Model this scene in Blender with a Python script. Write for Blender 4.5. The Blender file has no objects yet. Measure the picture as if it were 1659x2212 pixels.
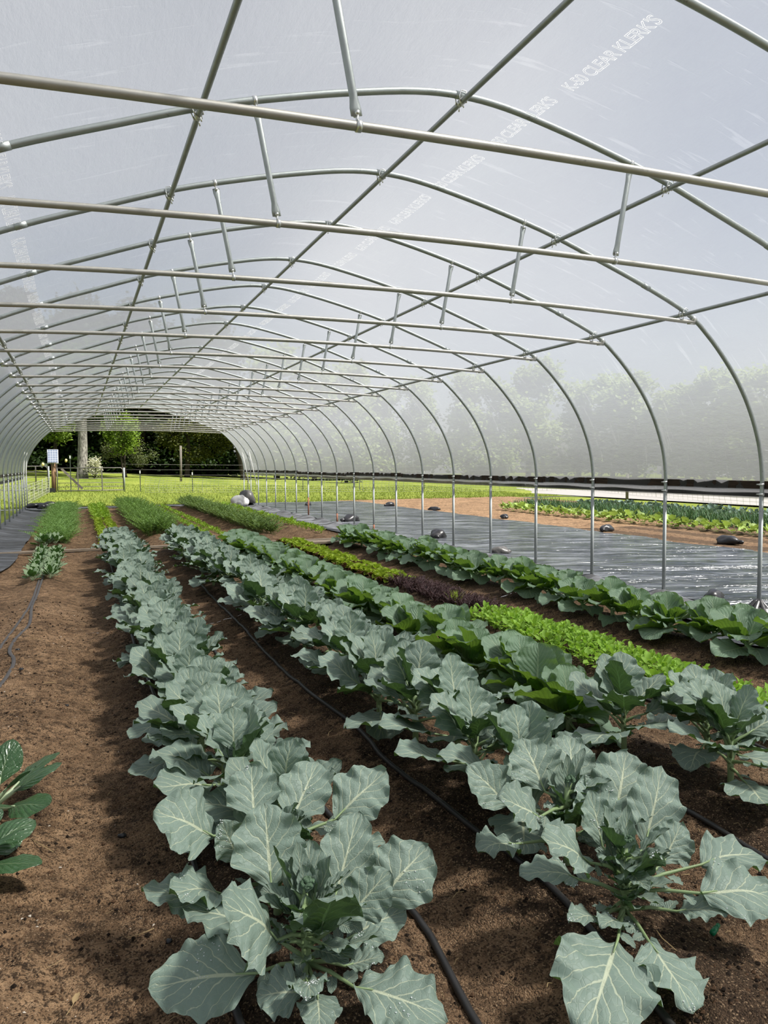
import bpy, math, random
import numpy as np
from mathutils import Vector, Matrix
R = random.Random(7)
NR = np.random.RandomState(7)
PI = math.pi
SC = bpy.context.scene
COL = SC.collection

# ------------------------------------------------------------------ helpers
ORD = ['first','second','third','fourth','fifth','sixth','seventh','eighth','ninth','tenth','eleventh','twelfth','thirteenth',
       'fourteenth','fifteenth','sixteenth','seventeenth','eighteenth','nineteenth']
TENS = {2: 'twenty', 3: 'thirty', 4: 'forty', 5: 'fifty'}
TENTH = {2: 'twentieth', 3: 'thirtieth', 4: 'fortieth', 5: 'fiftieth'}
def nth(i):                     # 0-based
    n = i + 1
    if n < 20: return ORD[i]
    t, u = divmod(n, 10)
    return TENTH[t] if u == 0 else TENS[t] + '-' + ORD[u - 1]

class MB:
    """collects geometry for ONE mesh"""
    def __init__(s):
        s.v = []; s.f = []; s.uv = []; s.mi = []; s.tint = []; s.has_uv = False
    def add(s, verts, faces, uvs=None, mi=0, tint=0.5):
        o = len(s.v)
        s.v.extend([tuple(map(float, p)) for p in verts])
        s.tint.extend([tint] * len(verts))
        if uvs is None: uvs = [(0.5, 0.5)] * len(verts)
        s.uv.extend(uvs)
        for f in faces:
            s.f.append(tuple(i + o for i in f)); s.mi.append(mi)
    def box(s, c, d, rot=None, mi=0, tint=0.5):
        x, y, z = [q / 2 for q in d]
        vs = [Vector(p) for p in [(-x,-y,-z),(x,-y,-z),(x,y,-z),(-x,y,-z),(-x,-y,z),(x,-y,z),(x,y,z),(-x,y,z)]]
        if rot is not None: vs = [rot @ p for p in vs]
        s.add([p + Vector(c) for p in vs], [(3,2,1,0),(4,5,6,7),(0,1,5,4),(1,2,6,5),(2,3,7,6),(3,0,4,7)], mi=mi, tint=tint)
    def tube(s, pts, rad, n=8, cap=True, mi=0, squash=None, tint=0.5):
        pts = [Vector(p) for p in pts]
        if not hasattr(rad, '__len__'): rad = [rad] * len(pts)
        t0 = (pts[1] - pts[0]).normalized()
        a = Vector((0, 0, 1)) if abs(t0.z) < 0.9 else Vector((0, 1, 0))
        u = t0.cross(a).normalized()
        vs = []
        for i, p in enumerate(pts):
            if i == 0: t = t0
            elif i == len(pts) - 1: t = (pts[i] - pts[i-1]).normalized()
            else: t = ((pts[i] - pts[i-1]).normalized() + (pts[i+1] - pts[i]).normalized()).normalized()
            u = (u - t * u.dot(t)).normalized()
            w = t.cross(u)
            su, sw = (1, 1) if squash is None else squash[i]
            for k in range(n):
                an = 2 * PI * k / n
                vs.append(p + u * (math.cos(an) * rad[i] * su) + w * (math.sin(an) * rad[i] * sw))
        fs = []
        for i in range(len(pts) - 1):
            for k in range(n):
                k2 = (k + 1) % n
                fs.append((i*n+k, i*n+k2, (i+1)*n+k2, (i+1)*n+k))
        if cap:
            fs.append(tuple(range(n - 1, -1, -1))); b = (len(pts) - 1) * n
            fs.append(tuple(b + k for k in range(n)))
        s.add(vs, fs, mi=mi, tint=tint)
    def blob(s, c, r, seed=0, n=10, m=7, amp=0.2, mi=0, tint=0.5, flat=False):
        rr = random.Random(seed); ph = [rr.uniform(0, 6.28) for _ in range(6)]
        vs = []; fs = []
        for i in range(m + 1):
            th = PI * i / m
            for k in range(n):
                an = 2 * PI * k / n
                d = 1 + amp * (math.sin(2*an+ph[0]+th*2) * .5 + math.sin(3*an+ph[1]-th*3) * .35 + math.sin(5*an+ph[2]+4*th) * .25) * math.sin(th)
                z = math.cos(th)
                if flat and z < -0.35: z = -0.35
                vs.append((c[0]+r[0]*d*math.sin(th)*math.cos(an), c[1]+r[1]*d*math.sin(th)*math.sin(an), c[2]+r[2]*d*z))
        for i in range(m):
            for k in range(n):
                k2 = (k + 1) % n
                fs.append((i*n+k, (i+1)*n+k, (i+1)*n+k2, i*n+k2))
        s.add(vs, fs, mi=mi, tint=tint)
    def mesh(s, name, mats, smooth=True):
        me = bpy.data.meshes.new(name)
        me.from_pydata(s.v, [], s.f)
        if not isinstance(mats, (list, tuple)): mats = [mats]
        for m in mats: me.materials.append(m)
        if len(mats) > 1: me.polygons.foreach_set('material_index', s.mi)
        uvl = me.uv_layers.new(name='UVMap')
        idx = np.empty(len(me.loops), dtype=np.int32); me.loops.foreach_get('vertex_index', idx)
        uva = np.array(s.uv, dtype=np.float32)[idx]
        uvl.data.foreach_set('uv', uva.ravel())
        at = me.attributes.new('tint', 'FLOAT', 'POINT')
        at.data.foreach_set('value', np.array(s.tint, dtype=np.float32))
        if smooth: me.polygons.foreach_set('use_smooth', [True] * len(me.polygons))
        me.update()
        return me
    def build(s, name, mats, parent=None, smooth=True, loc=None):
        return link(name, s.mesh(name, mats, smooth), parent, loc)

def link(name, me, parent=None, loc=None):
    o = bpy.data.objects.new(name, me); COL.objects.link(o)
    if parent: o.parent = parent
    if loc is not None: o.location = loc
    return o
def empty(name, loc=(0, 0, 0), rz=0):
    o = bpy.data.objects.new(name, None); COL.objects.link(o)
    o.location = loc; o.rotation_euler = (0, 0, rz); o.empty_display_size = 0.1
    return o
def tag(o, label, cat, group=None, kind=None):
    o['label'] = label; o['category'] = cat
    if group: o['group'] = group
    if kind: o['kind'] = kind
    return o
def structure(o, label=None, cat=None):
    o['kind'] = 'structure'
    if label: o['label'] = label; o['category'] = cat
    return o
def copy_tree(o, parent=None):
    c = o.copy(); COL.objects.link(c)
    if parent: c.parent = parent
    for ch in list(o.children): copy_tree(ch, c)
    return c
def grid_obj(name, P, mat, parent=None, uv=None):
    """P: (ny,nx,3) array"""
    ny, nx = P.shape[:2]
    me = bpy.data.meshes.new(name)
    i = np.arange(ny * nx).reshape(ny, nx)
    f = np.stack([i[:-1, :-1], i[:-1, 1:], i[1:, 1:], i[1:, :-1]], -1).reshape(-1, 4)
    me.vertices.add(ny * nx); me.vertices.foreach_set('co', P.astype(np.float32).ravel())
    me.loops.add(f.size); me.loops.foreach_set('vertex_index', f.astype(np.int32).ravel())
    me.polygons.add(len(f)); me.polygons.foreach_set('loop_start', np.arange(0, f.size, 4, dtype=np.int32))
    me.polygons.foreach_set('use_smooth', np.ones(len(f), dtype=bool))
    me.materials.append(mat); me.update(calc_edges=True); me.validate()
    if uv is not None:
        l = me.uv_layers.new(name='UVMap'); l.data.foreach_set('uv', uv.reshape(-1, 2)[f.ravel()].astype(np.float32).ravel())
    return link(name, me, parent)
def vnoise(x, y, seed=0):
    """value noise, numpy"""
    xi = np.floor(x).astype(np.int64); yi = np.floor(y).astype(np.int64)
    fx = x - xi; fy = y - yi; fx = fx*fx*(3-2*fx); fy = fy*fy*(3-2*fy)
    def h(a, b):
        n = (a * 374761393 + b * 668265263 + seed * 1442695041) & 0x7fffffff
        n = ((n ^ (n >> 13)) * 1274126177) & 0x7fffffff
        return ((n ^ (n >> 16)) & 0xffff) / 65535.0
    return (h(xi,yi)*(1-fx)+h(xi+1,yi)*fx)*(1-fy) + (h(xi,yi+1)*(1-fx)+h(xi+1,yi+1)*fx)*fy
def fbm(x, y, seed=0, o=4):
    r = 0; a = 0.5
    for k in range(o):
        r = r + a * (vnoise(x, y, seed + k) - 0.5); x = x*2.03; y = y*2.03; a *= 0.5
    return r

# ------------------------------------------------------------------ materials
class NT:
    def __init__(s, name):
        s.m = bpy.data.materials.new(name); s.m.use_nodes = True
        s.t = s.m.node_tree; s.t.nodes.clear()
        s.out = s.t.nodes.new('ShaderNodeOutputMaterial')
    def n(s, typ, _p=None, **kw):
        nd = s.t.nodes.new('ShaderNode' + typ)
        for k, v in (_p or {}).items(): setattr(nd, k, v)
        for k, v in kw.items():
            k2 = int(k[1:]) if k[0] == 'i' and k[1:].isdigit() else k.replace('_', ' ')
            s.set(nd.inputs[k2], v)
        return nd
    def set(s, inp, v):
        if isinstance(v, bpy.types.NodeSocket): s.t.links.new(v, inp)
        elif isinstance(v, bpy.types.Node): s.t.links.new(v.outputs[0], inp)
        elif hasattr(v, '__len__') and len(v) == 3 and inp.type == 'RGBA': inp.default_value = (*v, 1)
        else: inp.default_value = v
    def math(s, op, a, b=0.0, c=None, clamp=False):
        nd = s.t.nodes.new('ShaderNodeMath'); nd.operation = op; nd.use_clamp = clamp
        s.set(nd.inputs[0], a); s.set(nd.inputs[1], b)
        if c is not None: s.set(nd.inputs[2], c)
        return nd.outputs[0]
    def mix(s, f, a, b, bt='MIX'):
        nd = s.t.nodes.new('ShaderNodeMix'); nd.data_type = 'RGBA'; nd.blend_type = bt
        s.set(nd.inputs[0], f); s.set(nd.inputs[6], a); s.set(nd.inputs[7], b)
        return nd.outputs[2]
    def ramp(s, f, stops):
        nd = s.t.nodes.new('ShaderNodeValToRGB'); s.set(nd.inputs[0], f)
        e = nd.color_ramp.elements
        while len(e) < len(stops): e.new(0.5)
        for el, (p, c) in zip(e, stops):
            el.position = p; el.color = (*c, 1) if hasattr(c, '__len__') else (c, c, c, 1)
        return nd.outputs[0]
    def noise(s, vec, scale, detail=4, rough=0.55, dist=0.0):
        return s.n('TexNoise', Vector=vec, Scale=scale, Detail=detail, Roughness=rough, Distortion=dist).outputs[0]
    def bump(s, h, strength=0.5, dist=0.01, normal=None):
        nd = s.n('Bump', Height=h, Strength=strength, Distance=dist)
        if normal is not None: s.set(nd.inputs['Normal'], normal)
        return nd.outputs[0]
    def pos(s): return s.n('NewGeometry').outputs['Position']
    def scale(s, v, sx, sy, sz):
        return s.n('Mapping', Vector=v, Scale=(sx, sy, sz)).outputs[0]
    def done(s, sh): s.t.links.new(sh if isinstance(sh, bpy.types.NodeSocket) else sh.outputs[0], s.out.inputs[0]); return s.m
    def principled(s, **kw): return s.n('BsdfPrincipled', **kw)

def mat_simple(name, col, rough=0.6, metal=0.0, var=0.25, scale=8.0, bump=0.0, spec=0.5):
    k = NT(name); p = k.n('TexCoord').outputs['Object']
    f = k.noise(p, scale, 4)
    c = k.mix(f, tuple(x*(1-var) for x in col), tuple(min(1, x*(1+var)) for x in col))
    b = k.principled(Base_Color=c, Roughness=rough, Metallic=metal)
    b.inputs['Specular IOR Level'].default_value = spec
    if bump: k.set(b.inputs['Normal'], k.bump(f, bump, 0.02))
    return k.done(b)

def mat_leaf(name, top, under, vein, N=8.5, K=0.30, trans=0.35, rough=0.5, spec=0.35, bumpd=0.004, veinw=0.06, midw=0.045, transcol=None, fine=16.0, veinmix=0.8):
    k = NT(name)
    uv = k.n('TexCoord').outputs['UV']; sp = k.n('SeparateXYZ', Vector=uv)
    s = k.math('MULTIPLY', k.math('SUBTRACT', sp.outputs[0], 0.5), 2.0); t = sp.outputs[1]
    a = k.math('ABSOLUTE', s)
    nz = k.noise(uv, 6.0, 2)
    midthr = k.math('MULTIPLY_ADD', k.math('SUBTRACT', 1.0, t), midw, 0.010)
    mid = k.math('SUBTRACT', 1.0, k.n('MapRange', {'interpolation_type': 'SMOOTHSTEP'}, Value=k.math('DIVIDE', a, midthr), i1=0.6, i2=1.3).outputs[0])
    off = k.math('MULTIPLY', k.math('GREATER_THAN', s, 0.0), 0.5)
    q = k.math('ADD', k.math('MULTIPLY', k.math('SUBTRACT', t, k.math('MULTIPLY', k.math('POWER', a, 0.8), K)), N), off)
    q = k.math('ADD', q, k.math('MULTIPLY', k.math('SUBTRACT', nz, 0.5), 0.7))
    fr = k.math('ABSOLUTE', k.math('SUBTRACT', k.math('FRACT', q), 0.5))
    wid = k.math('MULTIPLY', k.math('SUBTRACT', 1.0, k.math('MULTIPLY', a, 0.75)), veinw)
    lat = k.math('SUBTRACT', 1.0, k.n('MapRange', {'interpolation_type': 'SMOOTHSTEP'}, Value=k.math('DIVIDE', fr, wid), i1=0.4, i2=1.4).outputs[0])
    vor = k.n('TexVoronoi', {'feature': 'DISTANCE_TO_EDGE'}, Vector=k.scale(uv, 0.8, 1.0, 1), Scale=fine).outputs[0]
    ter = k.math('SUBTRACT', 1.0, k.n('MapRange', Value=vor, i1=0.0, i2=0.07).outputs[0])
    veins = k.math('MAXIMUM', mid, k.math('MULTIPLY', lat, 0.75))
    tint = k.n('Attribute', {'attribute_name': 'tint'}).outputs['Fac']
    oi = k.n('ObjectInfo').outputs['Random']
    tv = k.math('ADD', k.math('MULTIPLY', tint, 0.5), k.math('MULTIPLY', oi, 0.5))
    blot = k.noise(uv, 3.0, 4)
    f1 = k.math('ADD', k.math('MULTIPLY', tv, 0.6), k.math('MULTIPLY', blot, 0.5), clamp=True)
    ct = k.mix(f1, tuple(x*0.80 for x in top), tuple(min(1, x*1.18) for x in top))
    ct = k.mix(k.math('MULTIPLY', ter, 0.10), ct, vein)
    ct = k.mix(k.math('MULTIPLY', veins, veinmix), ct, vein)
    cu = k.mix(f1, tuple(x*0.85 for x in under), tuple(x*1.15 for x in under))
    cu = k.mix(k.math('MULTIPLY', veins, 0.7), cu, tuple(min(1, x*2.0+0.05) for x in under))
    back = k.n('NewGeometry').outputs['Backfacing']
    c = k.mix(back, ct, cu)
    pill = k.math('SUBTRACT', k.math('MULTIPLY', fr, 0.9), k.math('MULTIPLY', ter, 0.14))
    h = k.math('ADD', k.math('MULTIPLY', k.math('SUBTRACT', 1.0, veins), 0.25), pill)
    nrm = k.bump(h, 0.6, bumpd)
    b = k.principled(Base_Color=c, Roughness=rough, Normal=nrm)
    b.inputs['Specular IOR Level'].default_value = spec
    tc = transcol or tuple(x*1.3 for x in under)
    tcn = k.mix(k.math('MULTIPLY', veins, 0.5), tc, tuple(min(1, x*1.9) for x in tc))
    tr = k.n('BsdfTranslucent', Color=tcn, Normal=nrm)
    mx = k.n('MixShader', Fac=trans); k.set(mx.inputs[1], b.outputs[0]); k.set(mx.inputs[2], tr.outputs[0])
    return k.done(mx)

def mat_foliage(name, col, trans=0.3, var=0.35, rough=0.6):
    k = NT(name)
    tint = k.n('Attribute', {'attribute_name': 'tint'}).outputs['Fac']
    oi = k.n('ObjectInfo').outputs['Random']
    f = k.math('ADD', k.math('MULTIPLY', tint, 0.75), k.math('MULTIPLY', oi, 0.25))
    c = k.mix(f, tuple(x*(1-var) for x in col), tuple(min(1, x*(1+var)) for x in col))
    b = k.principled(Base_Color=c, Roughness=rough); b.inputs['Specular IOR Level'].default_value = 0.3
    tr = k.n('BsdfTranslucent', Color=k.mix(0.5, c, (col[0]*1.5, col[1]*1.5, col[2]*0.6)))
    mx = k.n('MixShader', Fac=trans); k.set(mx.inputs[1], b.outputs[0]); k.set(mx.inputs[2], tr.outputs[0])
    return k.done(mx)

def mat_metal(name, col, rough, metal=0.85):
    k = NT(name); p = k.n('TexCoord').outputs['Object']
    f = k.noise(p, 9, 5); g = k.noise(p, 60, 3)
    sp = k.ramp(k.noise(k.scale(p, 1, 1, 1), 14, 3, 0.7), [(0.66, 0.0), (0.74, 1.0)])
    c = k.mix(f, tuple(x*0.75 for x in col), tuple(min(1, x*1.2) for x in col))
    c = k.mix(k.math('MULTIPLY', sp, 0.55), c, (0.10, 0.09, 0.075))
    b = k.principled(Base_Color=c, Metallic=metal, Roughness=k.math('MULTIPLY_ADD', g, 0.25, rough - 0.12))
    return k.done(b)

def mat_soil():
    k = NT('soil'); p = k.pos()
    sp = k.n('SeparateXYZ', Vector=p); x, y = sp.outputs[0], sp.outputs[1]
    big = k.noise(p, 1.3, 4, 0.6); med = k.noise(p, 9, 6, 0.65); fine = k.noise(p, 70, 4, 0.7)
    col = k.ramp(k.math('ADD', k.math('MULTIPLY', med, 0.55), k.math('MULTIPLY', big, 0.45)),
                 [(0.34, (0.065, 0.042, 0.026)), (0.45, (0.25, 0.155, 0.088)), (0.55, (0.44, 0.280, 0.160)), (0.70, (0.62, 0.41, 0.25))])
    dry = k.n('MapRange', {'interpolation_type': 'SMOOTHSTEP'}, Value=k.math('ADD', x, k.math('MULTIPLY', k.math('SUBTRACT', big, 0.5), 1.6)), i1=-2.70, i2=-2.15, i3=1.0, i4=0.0).outputs[0]  # drier left bed, with sunlit tan and shaded brown painted into the colour
    dry = k.math('MULTIPLY', dry, k.math('LESS_THAN', y, 17.4))
    far = k.math('MULTIPLY', k.math('GREATER_THAN', y, 17.4), 0.85)
    col = k.mix(k.math('MULTIPLY', k.math('SUBTRACT', 1.0, k.math('MAXIMUM', dry, far)), 0.55), col, k.mix(med, (0.038, 0.025, 0.017), (0.185, 0.115, 0.072)))
    # dark compost laid along the bed centres
    d = k.math('ABSOLUTE', k.math('SUBTRACT', k.math('FRACT', k.math('ADD', k.math('DIVIDE', k.math('ADD', x, 3.07), 1.21), 0.5)), 0.5))
    comp = k.math('MULTIPLY', k.math('LESS_THAN', k.math('ADD', d, k.math('MULTIPLY', k.math('SUBTRACT', med, 0.5), 0.55)), 0.25),
                  k.math('GREATER_THAN', k.math('ADD', x, k.math('MULTIPLY', k.math('SUBTRACT', big, .5), .6)), -2.2))
    near = k.math('LESS_THAN', y, 17.4)
    comp = k.math('MULTIPLY', k.math('MULTIPLY', comp, near), 0.72)
    col = k.mix(comp, col, k.mix(fine, (0.018, 0.013, 0.010), (0.075, 0.050, 0.034)))
    # damp dark blotches and clods
    cl = k.ramp(k.noise(p, 22, 5, 0.75, 0.4), [(0.50, 0.0), (0.58, 1.0)])
    patch = k.ramp(k.noise(p, 2.6, 3), [(0.40, 0.30), (0.56, 1.0)])
    col = k.mix(k.math('MULTIPLY', k.math('MULTIPLY', cl, patch), 0.80), col, (0.026, 0.018, 0.013))
    # pale grit and straw coloured specks
    vo = k.n('TexVoronoi', Vector=p, Scale=85.0)
    grit = k.math('MULTIPLY', k.math('LESS_THAN', vo.outputs['Distance'], 0.16), k.math('GREATER_THAN', k.n('SeparateColor', Color=vo.outputs['Color']).outputs[0], 0.72))
    col = k.mix(k.math('MULTIPLY', grit, 0.75), col, (0.55, 0.42, 0.29))
    vo2 = k.n('TexVoronoi', Vector=p, Scale=150.0)
    sc = k.n('SeparateColor', Color=vo2.outputs['Color'])
    col = k.mix(k.math('MULTIPLY', k.math('GREATER_THAN', sc.outputs[1], 0.80), 0.7), col, (0.025, 0.017, 0.012))
    col = k.mix(k.math('MULTIPLY', k.math('LESS_THAN', sc.outputs[1], 0.10), 0.6), col, (0.42, 0.29, 0.18))
    h = k.math('ADD', k.math('MULTIPLY', med, 0.8), k.math('MULTIPLY', fine, 0.35))
    h = k.math('SUBTRACT', h, k.math('MULTIPLY', vo2.outputs['Distance'], 0.28))
    b = k.principled(Base_Color=col, Roughness=0.95, Normal=k.bump(h, 1.0, 0.035)); b.inputs['Specular IOR Level'].default_value = 0.15
    return k.done(b)

def mat_lawn():
    k = NT('lawn_grass'); p = k.pos()
    n1 = k.noise(k.scale(p, 1, 0.5, 1), 0.5, 4); n2 = k.noise(k.scale(p, 1, 0.6, 1), 7, 5, 0.7)
    c = k.ramp(k.math('ADD', k.math('MULTIPLY', n1, 0.4), k.math('MULTIPLY', n2, 0.6)),
               [(0.33, (0.05, 0.085, 0.012)), (0.48, (0.135, 0.175, 0.026)), (0.60, (0.215, 0.245, 0.045)), (0.74, (0.30, 0.31, 0.09))])
    b = k.principled(Base_Color=c, Roughness=0.9, Normal=k.bump(n2, 0.9, 0.08)); b.inputs['Specular IOR Level'].default_value = 0.15
    return k.done(b)

def mat_film():
    k = NT('greenhouse_film'); p = k.pos()
    n1 = k.noise(k.scale(p, 0.6, 0.25, 0.9), 2.0, 4, 0.6)
    n2 = k.noise(k.scale(p, 3, 1.0, 3), 5.0, 6, 0.75)
    st = k.ramp(k.noise(k.scale(p, 1.2, 9, 1.2), 1.6, 3, 0.6, 0.3), [(0.60, 0.0), (0.70, 1.0)])
    f = k.math('ADD', k.math('MULTIPLY', n1, 0.6), k.math('MULTIPLY', n2, 0.4))
    c = k.mix(f, (0.265, 0.265, 0.288), (0.318, 0.335, 0.346))
    c = k.mix(k.math('MULTIPLY', st, 0.12), c, (0.72, 0.73, 0.75))
    sp = k.n('SeparateXYZ', Vector=p)
    tv = k.math('SINE', k.math('MULTIPLY', k.math('ADD', sp.outputs[0], k.math('MULTIPLY', sp.outputs[1], 1.6)), 14.0))
    h = k.math('ADD', n2, k.math('MULTIPLY', st, 0.3))
    nrm = k.bump(h, 0.35, 0.02)
    tr = k.n('BsdfTransparent', Color=(0.96, 0.97, 0.98))
    tl = k.n('BsdfTranslucent', Color=c, Normal=nrm)
    df = k.n('BsdfDiffuse', Color=(0.45, 0.46, 0.48), Normal=nrm)
    gl = k.n('BsdfGlossy', Color=(1, 1, 1), Roughness=0.25, Normal=nrm)
    m1 = k.n('MixShader', Fac=FILM_CLEAR); k.set(m1.inputs[1], tl.outputs[0]); k.set(m1.inputs[2], tr.outputs[0])
    rf = k.n('BsdfRefraction', Color=(0.9, 0.92, 0.93), Roughness=0.55, IOR=1.16, Normal=nrm)
    m1b = k.n('MixShader', Fac=0.24); k.set(m1b.inputs[1], m1.outputs[0]); k.set(m1b.inputs[2], rf.outputs[0]); m1 = m1b
    m2 = k.n('MixShader', Fac=0.10); k.set(m2.inputs[1], m1.outputs[0]); k.set(m2.inputs[2], df.outputs[0])
    fr = k.n('LayerWeight', Blend=0.12).outputs['Fresnel']
    m3 = k.n('MixShader', Fac=k.math('MULTIPLY', fr, 0.35)); k.set(m3.inputs[1], m2.outputs[0]); k.set(m3.inputs[2], gl.outputs[0])
    return k.done(m3)

def mat_plastic(name, base, ripple, rough=(0.12, 0.4), dirt=0.5):
    k = NT(name); p = k.pos()
    pr = k.n('Mapping', Vector=p, Rotation=(0, 0, math.radians(22))).outputs[0]
    w = k.noise(k.scale(pr, 0.35, 1.3, 1), 1.5, 5, 0.6, 0.4); w2 = k.noise(k.scale(pr, 0.7, 1.5, 1), 6, 4)
    d = k.ramp(k.noise(k.scale(pr, 0.45, 1.5, 1), 1.7, 5, 0.65, 0.4), [(0.62, 0.0), (0.655, 1.0)])
    c = k.mix(w2, tuple(x*0.7 for x in base), tuple(x*1.4 for x in base))
    film = k.ramp(k.noise(k.scale(pr, 0.30, 1.6, 1), 2.2, 6, 0.72, 0.3), [(0.47, 0.0), (0.60, 0.7), (0.66, 1.0)])  # pale bluish streaks: sky sheen on the ripples, painted into the base colour
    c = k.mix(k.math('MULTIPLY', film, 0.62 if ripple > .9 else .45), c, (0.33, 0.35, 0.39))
    c = k.mix(k.math('MULTIPLY', d, dirt + .3), c, (0.030, 0.028, 0.018))
    h = k.math('ADD', w, k.math('MULTIPLY', w2, 0.10))
    b = k.principled(Base_Color=c, Roughness=k.n('MapRange', Value=w2, i3=rough[0], i4=rough[1]).outputs[0], Normal=k.bump(h, ripple, 0.30 if ripple > .9 else 0.12))
    return k.done(b)

def mat_wood(name, c1, c2, axis=(1, 12, 12), rough=0.8):
    k = NT(name); p = k.n('TexCoord').outputs['Object']
    f = k.noise(k.scale(p, *axis), 3.0, 6, 0.65, 0.6)
    c = k.ramp(f, [(0.3, c1), (0.55, tuple((a+b)/2 for a, b in zip(c1, c2))), (0.75, c2)])
    b = k.principled(Base_Color=c, Roughness=rough, Normal=k.bump(f, 0.4, 0.004)); b.inputs['Specular IOR Level'].default_value = 0.25
    return k.done(b)

FILM_CLEAR = 0.42
M = {}
M['film'] = mat_film()
k = NT('white_ink'); mx = k.n('MixShader', Fac=0.15); k.set(mx.inputs[1], k.n('BsdfTranslucent', Color=(0.95, 0.96, 0.97)).outputs[0]); k.set(mx.inputs[2], k.n('BsdfTransparent', Color=(1, 1, 1)).outputs[0])
M['print'] = k.done(mx)
M['galv'] = mat_metal('galvanised_steel', (0.40, 0.435, 0.43), 0.48, 0.75)
M['galv_post'] = mat_metal('galvanised_post', (0.36, 0.39, 0.39), 0.62, 0.6)
M['purlin'] = mat_metal('purlin_steel', (0.36, 0.38, 0.38), 0.5, 0.8)
M['chord'] = mat_metal('chord_steel', (0.46, 0.45, 0.415), 0.5, 0.6)
M['clamp'] = mat_metal('clamp_steel', (0.72, 0.73, 0.72), 0.35, 0.9)
M['rust'] = mat_simple('rusty_steel', (0.20, 0.075, 0.04), 0.8, var=0.4, scale=20)
M['board'] = mat_wood('dark_stained_board', (0.012, 0.008, 0.006), (0.07, 0.042, 0.028), (12, 1, 12))
M['plank'] = mat_wood('weathered_plank', (0.20, 0.16, 0.12), (0.46, 0.38, 0.29), (1, 12, 12))
M['soil'] = mat_soil()
M['lawn'] = mat_lawn()
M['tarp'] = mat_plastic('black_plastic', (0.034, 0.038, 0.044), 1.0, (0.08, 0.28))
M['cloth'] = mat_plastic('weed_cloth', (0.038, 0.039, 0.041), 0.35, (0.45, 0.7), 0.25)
M['black'] = mat_simple('black_polythene', (0.018, 0.018, 0.020), 0.35, var=0.3, bump=0.3)
M['hose'] = mat_simple('black_hose', (0.022, 0.021, 0.021), 0.5, var=0.35, scale=14)
M['tape'] = mat_simple('grey_drip_tape', (0.075, 0.068, 0.066), 0.55, var=0.4, scale=14)
M['sack_white'] = mat_simple('white_sack', (0.55, 0.55, 0.54), 0.6, var=0.12, bump=0.4)
M['sack_grey'] = mat_simple('grey_sack', (0.07, 0.068, 0.066), 0.4, var=0.3, bump=0.5)
M['gravel'] = mat_simple('pale_gravel', (0.27, 0.26, 0.25), 0.95, var=0.15, scale=4)
M['clod'] = mat_simple('soil_crumb', (0.10, 0.060, 0.036), 0.95, var=0.6, scale=3, spec=0.1)
M['clod_dark'] = mat_simple('compost_crumb', (0.022, 0.016, 0.012), 0.95, var=0.5, scale=3, spec=0.1)
M['pebble'] = mat_simple('pale_chip', (0.62, 0.55, 0.46), 0.8, var=0.2)
M['straw'] = mat_simple('dry_straw', (0.42, 0.30, 0.15), 0.8, var=0.3)
M['broc'] = mat_leaf('broccoli_leaf', (0.260, 0.352, 0.295), (0.060, 0.115, 0.048), (0.72, 0.78, 0.56), transcol=(0.10, 0.20, 0.04), trans=0.20, N=6.0, K=0.42, veinw=0.075, midw=0.055, bumpd=0.008)
M['broc_stem'] = mat_simple('broccoli_stalk', (0.26, 0.36, 0.17), 0.5, var=0.25)
M['floret'] = mat_simple('broccoli_head_green', (0.10, 0.17, 0.10), 0.8, var=0.5, scale=60, bump=0.8)
M['collard'] = mat_leaf('collard_leaf', (0.215, 0.325, 0.225), (0.080, 0.165, 0.040), (0.52, 0.62, 0.44), transcol=(0.24, 0.42, 0.045), trans=0.30, N=9.0, K=0.50, fine=13, bumpd=0.010, veinw=0.06, midw=0.05)
M['collard_stem'] = mat_simple('collard_stalk', (0.34, 0.45, 0.24), 0.5, var=0.2)
M['choy'] = mat_leaf('choy_leaf', (0.065, 0.145, 0.060), (0.055, 0.12, 0.04), (0.24, 0.34, 0.18), trans=0.18, rough=0.28, spec=0.6, N=7.0, K=0.5, bumpd=0.012, veinw=0.05, midw=0.05, fine=9)
M['choy_stem'] = mat_simple('choy_stalk', (0.5, 0.6, 0.38), 0.4, var=0.1)
M['spinach'] = mat_leaf('spinach_leaf', (0.34, 0.47, 0.27), (0.07, 0.17, 0.03), (0.50, 0.60, 0.38), trans=0.25, rough=0.4, spec=0.5, N=5, bumpd=0.01, veinw=0.07)
M['rocket'] = mat_foliage('bright_green_leaf', (0.30, 0.50, 0.075), 0.35, 0.30)
M['lettuce'] = mat_foliage('lettuce_leaf', (0.36, 0.48, 0.06), 0.35, 0.30)
M['redlettuce'] = mat_foliage('red_lettuce_leaf', (0.13, 0.075, 0.035), 0.25, 0.4)
M['purple'] = mat_foliage('purple_mustard_leaf', (0.075, 0.040, 0.042), 0.15, 0.5)
M['carrot'] = mat_foliage('carrot_top', (0.20, 0.34, 0.10), 0.3, 0.35)
M['pepper'] = mat_foliage('pea_shoot', (0.17, 0.29, 0.07), 0.3, 0.35)
M['tomato'] = mat_foliage('tomato_leaf', (0.17, 0.26, 0.08), 0.3, 0.4)
M['seedling'] = mat_foliage('seedling_leaf', (0.30, 0.47, 0.060), 0.3, 0.3)
M['squash'] = mat_foliage('squash_leaf', (0.20, 0.28, 0.07), 0.3, 0.4)
M['onion'] = mat_foliage('onion_leaf', (0.05, 0.11, 0.045), 0.2, 0.4)
M['kale'] = mat_foliage('kale_leaf', (0.11, 0.17, 0.14), 0.2, 0.45)
M['grassblade'] = mat_foliage('grass_blade', (0.18, 0.225, 0.042), 0.35, 0.35)
M['leaf_bright'] = mat_foliage('bright_tree_leaf', (0.19, 0.29, 0.045), 0.4, 0.4)
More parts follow.
